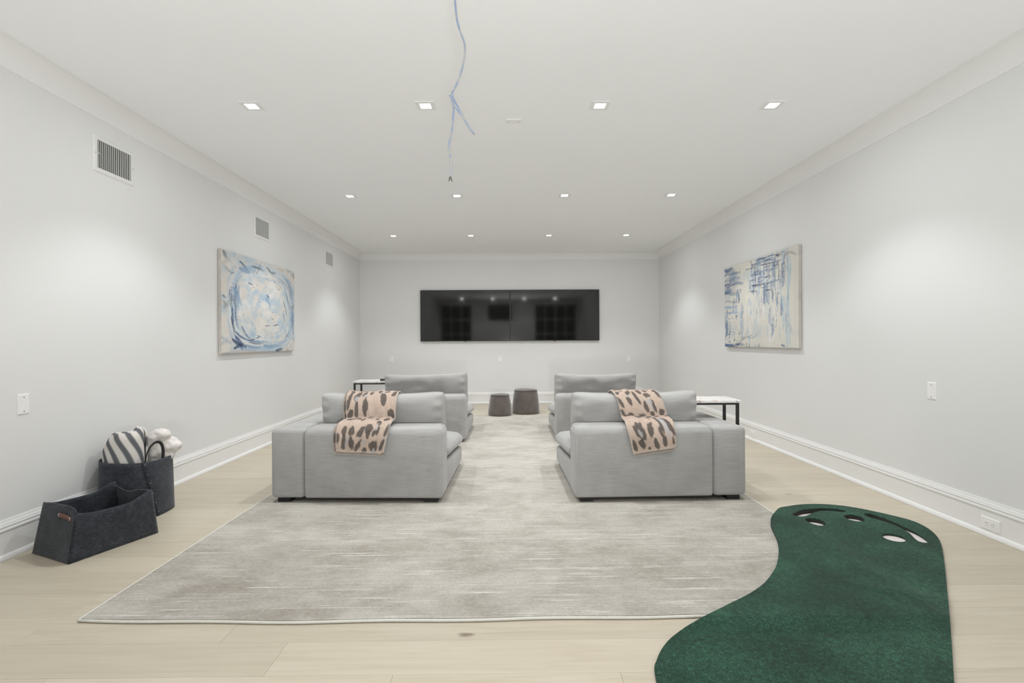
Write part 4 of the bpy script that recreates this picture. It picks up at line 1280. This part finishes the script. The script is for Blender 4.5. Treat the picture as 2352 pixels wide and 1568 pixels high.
f = bm.faces.new([bm.verts.new((p[0] - org[0], p[1] - org[1], 0.001)) for p in (A0, B0, C0, D0)])
o = obj('bottom_panel', bm, 'charcoal_felt', t)
solid(o, 0.006, -1.0)
def end_pt(p0, p1, q0, q1, s, z, out):
    g = z / 0.27
    d = (p1 - p0) / np.linalg.norm(p1 - p0)
    nrm = np.array((d[1], -d[0]))
    xy = (p0 + (p1 - p0) * s) * (1 - g) + (q0 + (q1 - q0) * s) * g + nrm * (out + 0.004 * math.sin(PI * s) * g ** 1.5)
    return (xy[0] - org[0], xy[1] - org[1], z)
for (p0, p1, q0, q1) in ((A0, B0, A1, B1),):
    w = 0.011
    ring = []
    cs = [(0.55, 0.222, -0.006), (0.58, 0.227, 0.005), (0.63, 0.233, 0.013), (0.70, 0.234, 0.017), (0.78, 0.231, 0.015), (0.85, 0.225, 0.011), (0.90, 0.216, 0.005), (0.94, 0.209, -0.006)]
    P = np.zeros((len(cs), 2, 3))
    for i, (s, z, out) in enumerate(cs):
        P[i, 0] = end_pt(p0, p1, q0, q1, s, z - w, out)
        P[i, 1] = end_pt(p0, p1, q0, q1, s, z + w * (0.8 if i in (0, 7) else 1), out)
    hd = obj('handle', grid_mesh('handle', P), 'leather_brown', t, True)
    solid(hd, 0.003)
    for s, z in ((0.60, 0.231), (0.885, 0.220)):
        c_ = np.array(end_pt(p0, p1, q0, q1, s, z, 0.009))
        d = (p1 - p0) / np.linalg.norm(p1 - p0)
        bm = bmesh.new()
        tube(bm, [tuple(c_ + np.array((d[0] * 0.008 * math.cos(a), d[1] * 0.008 * math.cos(a), 0.008 * math.sin(a)))) for a in np.linspace(0, 2 * PI, 16, endpoint=False)], 0.0018, 6, closed=True)
        obj('eyelet', bm, 'rivet_metal', t, True)

# tall basket with an overlapping riveted panel
BC = (-2.492, 3.455)
AX, AY, BHt = 0.168, 0.205, 0.385
t = thing('felt_basket', 'tall charcoal felt basket holding towels against the left wall', 'basket', (BC[0], BC[1], 0))
def bpt(ang, z, extra=0.0):
    c, s = math.cos(ang), math.sin(ang)
    e = 2 / 2.5
    k = 1.05 - 0.05 * z / BHt
    x = math.copysign(abs(c) ** e, c) * (AX * k + extra)
    y = math.copysign(abs(s) ** e, s) * (AY * k + extra)
    return (max(x, XL + 0.012 - BC[0]) if z < 0.21 else x, y, z)
def rimh(a):
    return BHt + 0.012 * math.cos(a - math.radians(200)) - 0.008
n, mm = 96, 14
P = np.zeros((n, mm, 3))
for i in range(n):
    a = 2 * PI * i / n
    for j in range(mm):
        P[i, j] = bpt(a, 0.001 + rimh(a) * j / (mm - 1))
o = obj('wall_panel', grid_mesh('wall_panel', P, closed_u=True), 'charcoal_felt', t, True)
solid(o, 0.006)
bm = bmesh.new()
bm.faces.new([bm.verts.new(bpt(2 * PI * i / 64, 0.003)) for i in range(64)])
o = obj('bottom_panel', bm, 'charcoal_felt', t)
solid(o, 0.004, 1.0)
at, ab = math.radians(-40), math.radians(-12)
n = 26
P = np.zeros((n, mm, 3))
for j in range(mm):
    f = j / (mm - 1)
    a_s = ab + (at - ab) * f
    a_e = math.radians(110)
    for i in range(n):
        a = a_s + (a_e - a_s) * i / (n - 1)
        P[i, j] = bpt(a, 0.001 + (rimh(a) + 0.001) * f, 0.0066)
o = obj('overlap_panel', grid_mesh('overlap_panel', P), 'charcoal_felt', t, True)
solid(o, 0.006)
for f in (0.08, 0.26, 0.44, 0.62, 0.79, 0.965):
    a = ab + (at - ab) * f + math.radians(4)
    p = Vector(bpt(a, rimh(a) * f, 0.0085)); q = Vector(bpt(a, rimh(a) * f, 0.0115))
    obj('rivet', cyl_bm(p, q, 0.0034, 0.0022, n=10), 'rivet_metal', t)
a = math.radians(20)
obj('rivet', cyl_bm(bpt(a, rimh(a) * 0.955, 0.0085), bpt(a, rimh(a) * 0.955, 0.0115), 0.0034, 0.0022, n=10), 'rivet_metal', t)
def strap(a0, a1, h, ext):
    n = 28
    P = np.zeros((n, 2, 3))
    p0, p1 = np.array(bpt(a0, rimh(a0) - 0.03, ext)), np.array(bpt(a1, rimh(a1) - 0.03, ext))
    d = p1 - p0; d[2] = 0; L = np.linalg.norm(d); d /= L
    nv = np.array((d[1], -d[0], 0.0))
    for i in range(n):
        th = PI * i / (n - 1)
        c = (p0 + p1) / 2 - d * L / 2 * math.cos(th) * (1 + 0.06 * math.sin(th)) + np.array((0, 0, h * math.sin(th) ** 0.75)) + nv * 0.022 * math.sin(th)
        rd = (-d * math.cos(th) + np.array((0, 0, math.sin(th))) + nv * 0.45)
        rd /= np.linalg.norm(rd)
        P[i, 0] = c - rd * 0.009
        P[i, 1] = c + rd * 0.009
    o = obj('handle', grid_mesh('handle', P), 'felt_strap', t, True)
    solid(o, 0.004)
strap(math.radians(-33), math.radians(3), 0.150, -0.009)

# ---- rolled striped towel standing in the tall basket
def roll_towel():
    turns, R = 2.6, 0.113
    n, mm = 460, 110
    P = np.zeros((n, mm, 3)); colr = np.zeros((n, mm, 3))
    l = 0.0
    prev = None
    for i in range(n):
        f = i / (n - 1)
        a = math.radians(35) + 2 * PI * turns * f
        r = R - 0.017 * turns * f
        x, y = r * 1.12 * math.cos(a), r * 0.92 * math.sin(a)
        if prev is not None:
            l += math.hypot(x - prev[0], y - prev[1])
        prev = (x, y)
        ztop = 0.535 + 0.30 * x - 0.9 * max(0, -x - 0.03) ** 1.3 + 0.012 * math.sin(3 * a) + 0.030 * f
        for j in range(mm):
            g = j / (mm - 1)
            z = 0.10 + (ztop - 0.10) * g
            tp = max(0.0, (z - (ztop - 0.05)) / 0.05)
            sh = 1 - 0.16 * tp ** 2.2 - 0.03 * math.sin(7 * z + a)
            lean = 0.03 * (z - 0.35)
            P[i, j] = (x * sh - lean, y * sh, z)
            k = ((l + 0.42 * (z - 0.4) + 0.004 * math.sin(26 * z)) / 0.072) % 1.0
            dk = 1 / (1 + math.exp(-(0.23 - abs(k - 0.5)) * 60))
            colr[i, j] = L3(228, 224, 218) * (1 - dk) + L3(104, 106, 110) * dk
    t = thing('striped_towel', 'rolled grey and white striped towel in the tall felt basket', 'towel', (-2.513, 3.375, 0.0))
    o = obj('rolled_cloth', grid_mesh('rolled_cloth', P, colr), 'striped_terry', t, True)
    solid(o, 0.011)
    # soft filling of the roll's core, so that its top is not an open hole
    bm = bmesh.new()
    bmesh.ops.create_uvsphere(bm, u_segments=24, v_segments=12, radius=1.0)
    for v in bm.verts:
        v.co = Vector((v.co.x * 0.075 + 0.008, v.co.y * 0.062, 0.47 + v.co.z * 0.085))
    o = obj('inner_fold', bm, None, t, True)
    at_ = o.data.color_attributes.new('paint', 'FLOAT_COLOR', 'POINT')
    cc = []
    for v in o.data.vertices:
        k = ((v.co.x * 0.9 + v.co.y * 0.35) / 0.062) % 1.0
        dk = 1 / (1 + math.exp(-(0.23 - abs(k - 0.5)) * 60))
        cc += list(L3(228, 224, 218) * (1 - dk) + L3(104, 106, 110) * dk) + [1.0]
    at_.data.foreach_set('color', cc)
    o.data.materials.append(MAT['striped_terry'])
roll_towel()
# ---- crumpled white towel beside it
bm = bmesh.new()
for (x, y, z, rx, ry, rz, ay) in ((-2.43, 3.54, 0.34, 0.075, 0.08, 0.10, 0), (-2.445, 3.51, 0.42, 0.066, 0.06, 0.09, 10), (-2.42, 3.505, 0.465, 0.072, 0.058, 0.072, 30), (-2.395, 3.50, 0.500, 0.070, 0.056, 0.052, -28), (-2.362, 3.50, 0.512, 0.046, 0.05, 0.038, -10), (-2.38, 3.53, 0.44, 0.072, 0.055, 0.066, 0),
                                  (-2.350, 3.54, 0.442, 0.062, 0.052, 0.054, 25), (-2.318, 3.55, 0.428, 0.044, 0.050, 0.042, 20), (-2.41, 3.49, 0.41, 0.055, 0.04, 0.07, 20), (-2.38, 3.54, 0.37, 0.06, 0.06, 0.06, 0)):
    g = bmesh.ops.create_icosphere(bm, subdivisions=3, radius=1.0)
    M4 = Matrix.Translation((x, y, z)) @ Matrix.Rotation(math.radians(ay), 4, 'Y') @ Matrix.Diagonal((rx, ry, rz, 1))
    bmesh.ops.transform(bm, matrix=M4, verts=g['verts'])
t = thing('white_towel', 'crumpled white towel spilling from the tall felt basket', 'towel', (-2.39, 3.5, 0.24))
o = obj('cloth', bm, 'white_terry', t, True)
for p in o.data.vertices:
    p.co -= Vector((-2.39, 3.5, 0.24))
for p in o.data.vertices:
    p.co.y += 0.03
md = o.modifiers.new('fuse', 'REMESH'); md.mode = 'VOXEL'; md.voxel_size = 0.006; md.use_smooth_shade = True
tx = bpy.data.textures.new('crumple', 'CLOUDS'); tx.noise_scale = 0.045; tx.noise_depth = 1
md = o.modifiers.new('soft', 'SMOOTH'); md.factor = 0.6; md.iterations = 5
md = o.modifiers.new('folds', 'DISPLACE'); md.texture = tx; md.strength = 0.022; md.mid_level = 0.5; md.texture_coords = 'LOCAL'
md = o.modifiers.new('soft2', 'SMOOTH'); md.factor = 0.5; md.iterations = 2

# ================================================================== LOOSE BLUE CABLE FROM THE CEILING
CAB = [(-0.150, 2.74), (-0.156, 2.62), (-0.165, 2.50), (-0.167, 2.40), (-0.163, 2.30), (-0.158, 2.206), (-0.152, 2.148), (-0.141, 2.11), (-0.13, 2.079), (-0.128, 2.05), (-0.133, 2.013), (-0.145, 1.97), (-0.159, 1.937), (-0.167, 1.919), (-0.166, 1.897), (-0.163, 1.873), (-0.165, 1.842), (-0.167, 1.813), (-0.171, 1.784), (-0.178, 1.75), (-0.174, 1.715), (-0.17, 1.686), (-0.173, 1.664), (-0.1755, 1.652)]
LP1 = [(-0.17, 1.926), (-0.167, 1.908), (-0.162, 1.897), (-0.151, 1.877), (-0.139, 1.852), (-0.128, 1.832), (-0.115, 1.811), (-0.101, 1.791)]
LP2 = [(-0.174, 1.905), (-0.17, 1.892), (-0.162, 1.875), (-0.146, 1.853), (-0.13, 1.83), (-0.115, 1.806), (-0.101, 1.789)]
t = thing('hanging_cable', 'loose pale blue cable dangling from the ceiling', 'cable', (-0.15, 1.6, CE))
def cab(pts, dy, r):
    bm = bmesh.new()
    c3 = catmull([(x + 0.15, dy(i / (len(pts) - 1)), z - CE) for i, (x, z) in enumerate(pts)], 6)
    tube(bm, [tuple(p) for p in c3], r, 10)
    return bm
obj('long_strand', cab(CAB, lambda f: 0.01 * math.sin(5 * f), 0.0029), 'cable_jacket', t, True)
obj('looped_strand', cab(LP1, lambda f: 0.012 - 0.004 * f, 0.0027), 'cable_jacket', t, True)
obj('looped_strand', cab(LP2, lambda f: -0.012 + 0.010 * f, 0.0027), 'cable_jacket', t, True)
bm = bmesh.new()
for k in range(6):
    a = k * 1.05
    b = Vector((-0.0255 + 0.002 * math.cos(a), 0.002 * math.sin(a), 1.657 - CE))
    tube(bm, [b, b + Vector((0.0015 * math.cos(a), 0.002 * math.sin(a), -0.008)), b + Vector((0.004 * math.cos(a) + 0.001, 0.004 * math.sin(a), -0.017 + 0.003 * (k % 3)))], 0.0011, 5)
obj('frayed_end', bm, 'cable_end', t, True)
bm = bmesh.new()
cyl(bm, (0, 0, -0.003), (0, 0, 0), 0.012, 0.012, 16)
obj('ceiling_hole_ring', bm, 'screw_dark', t)
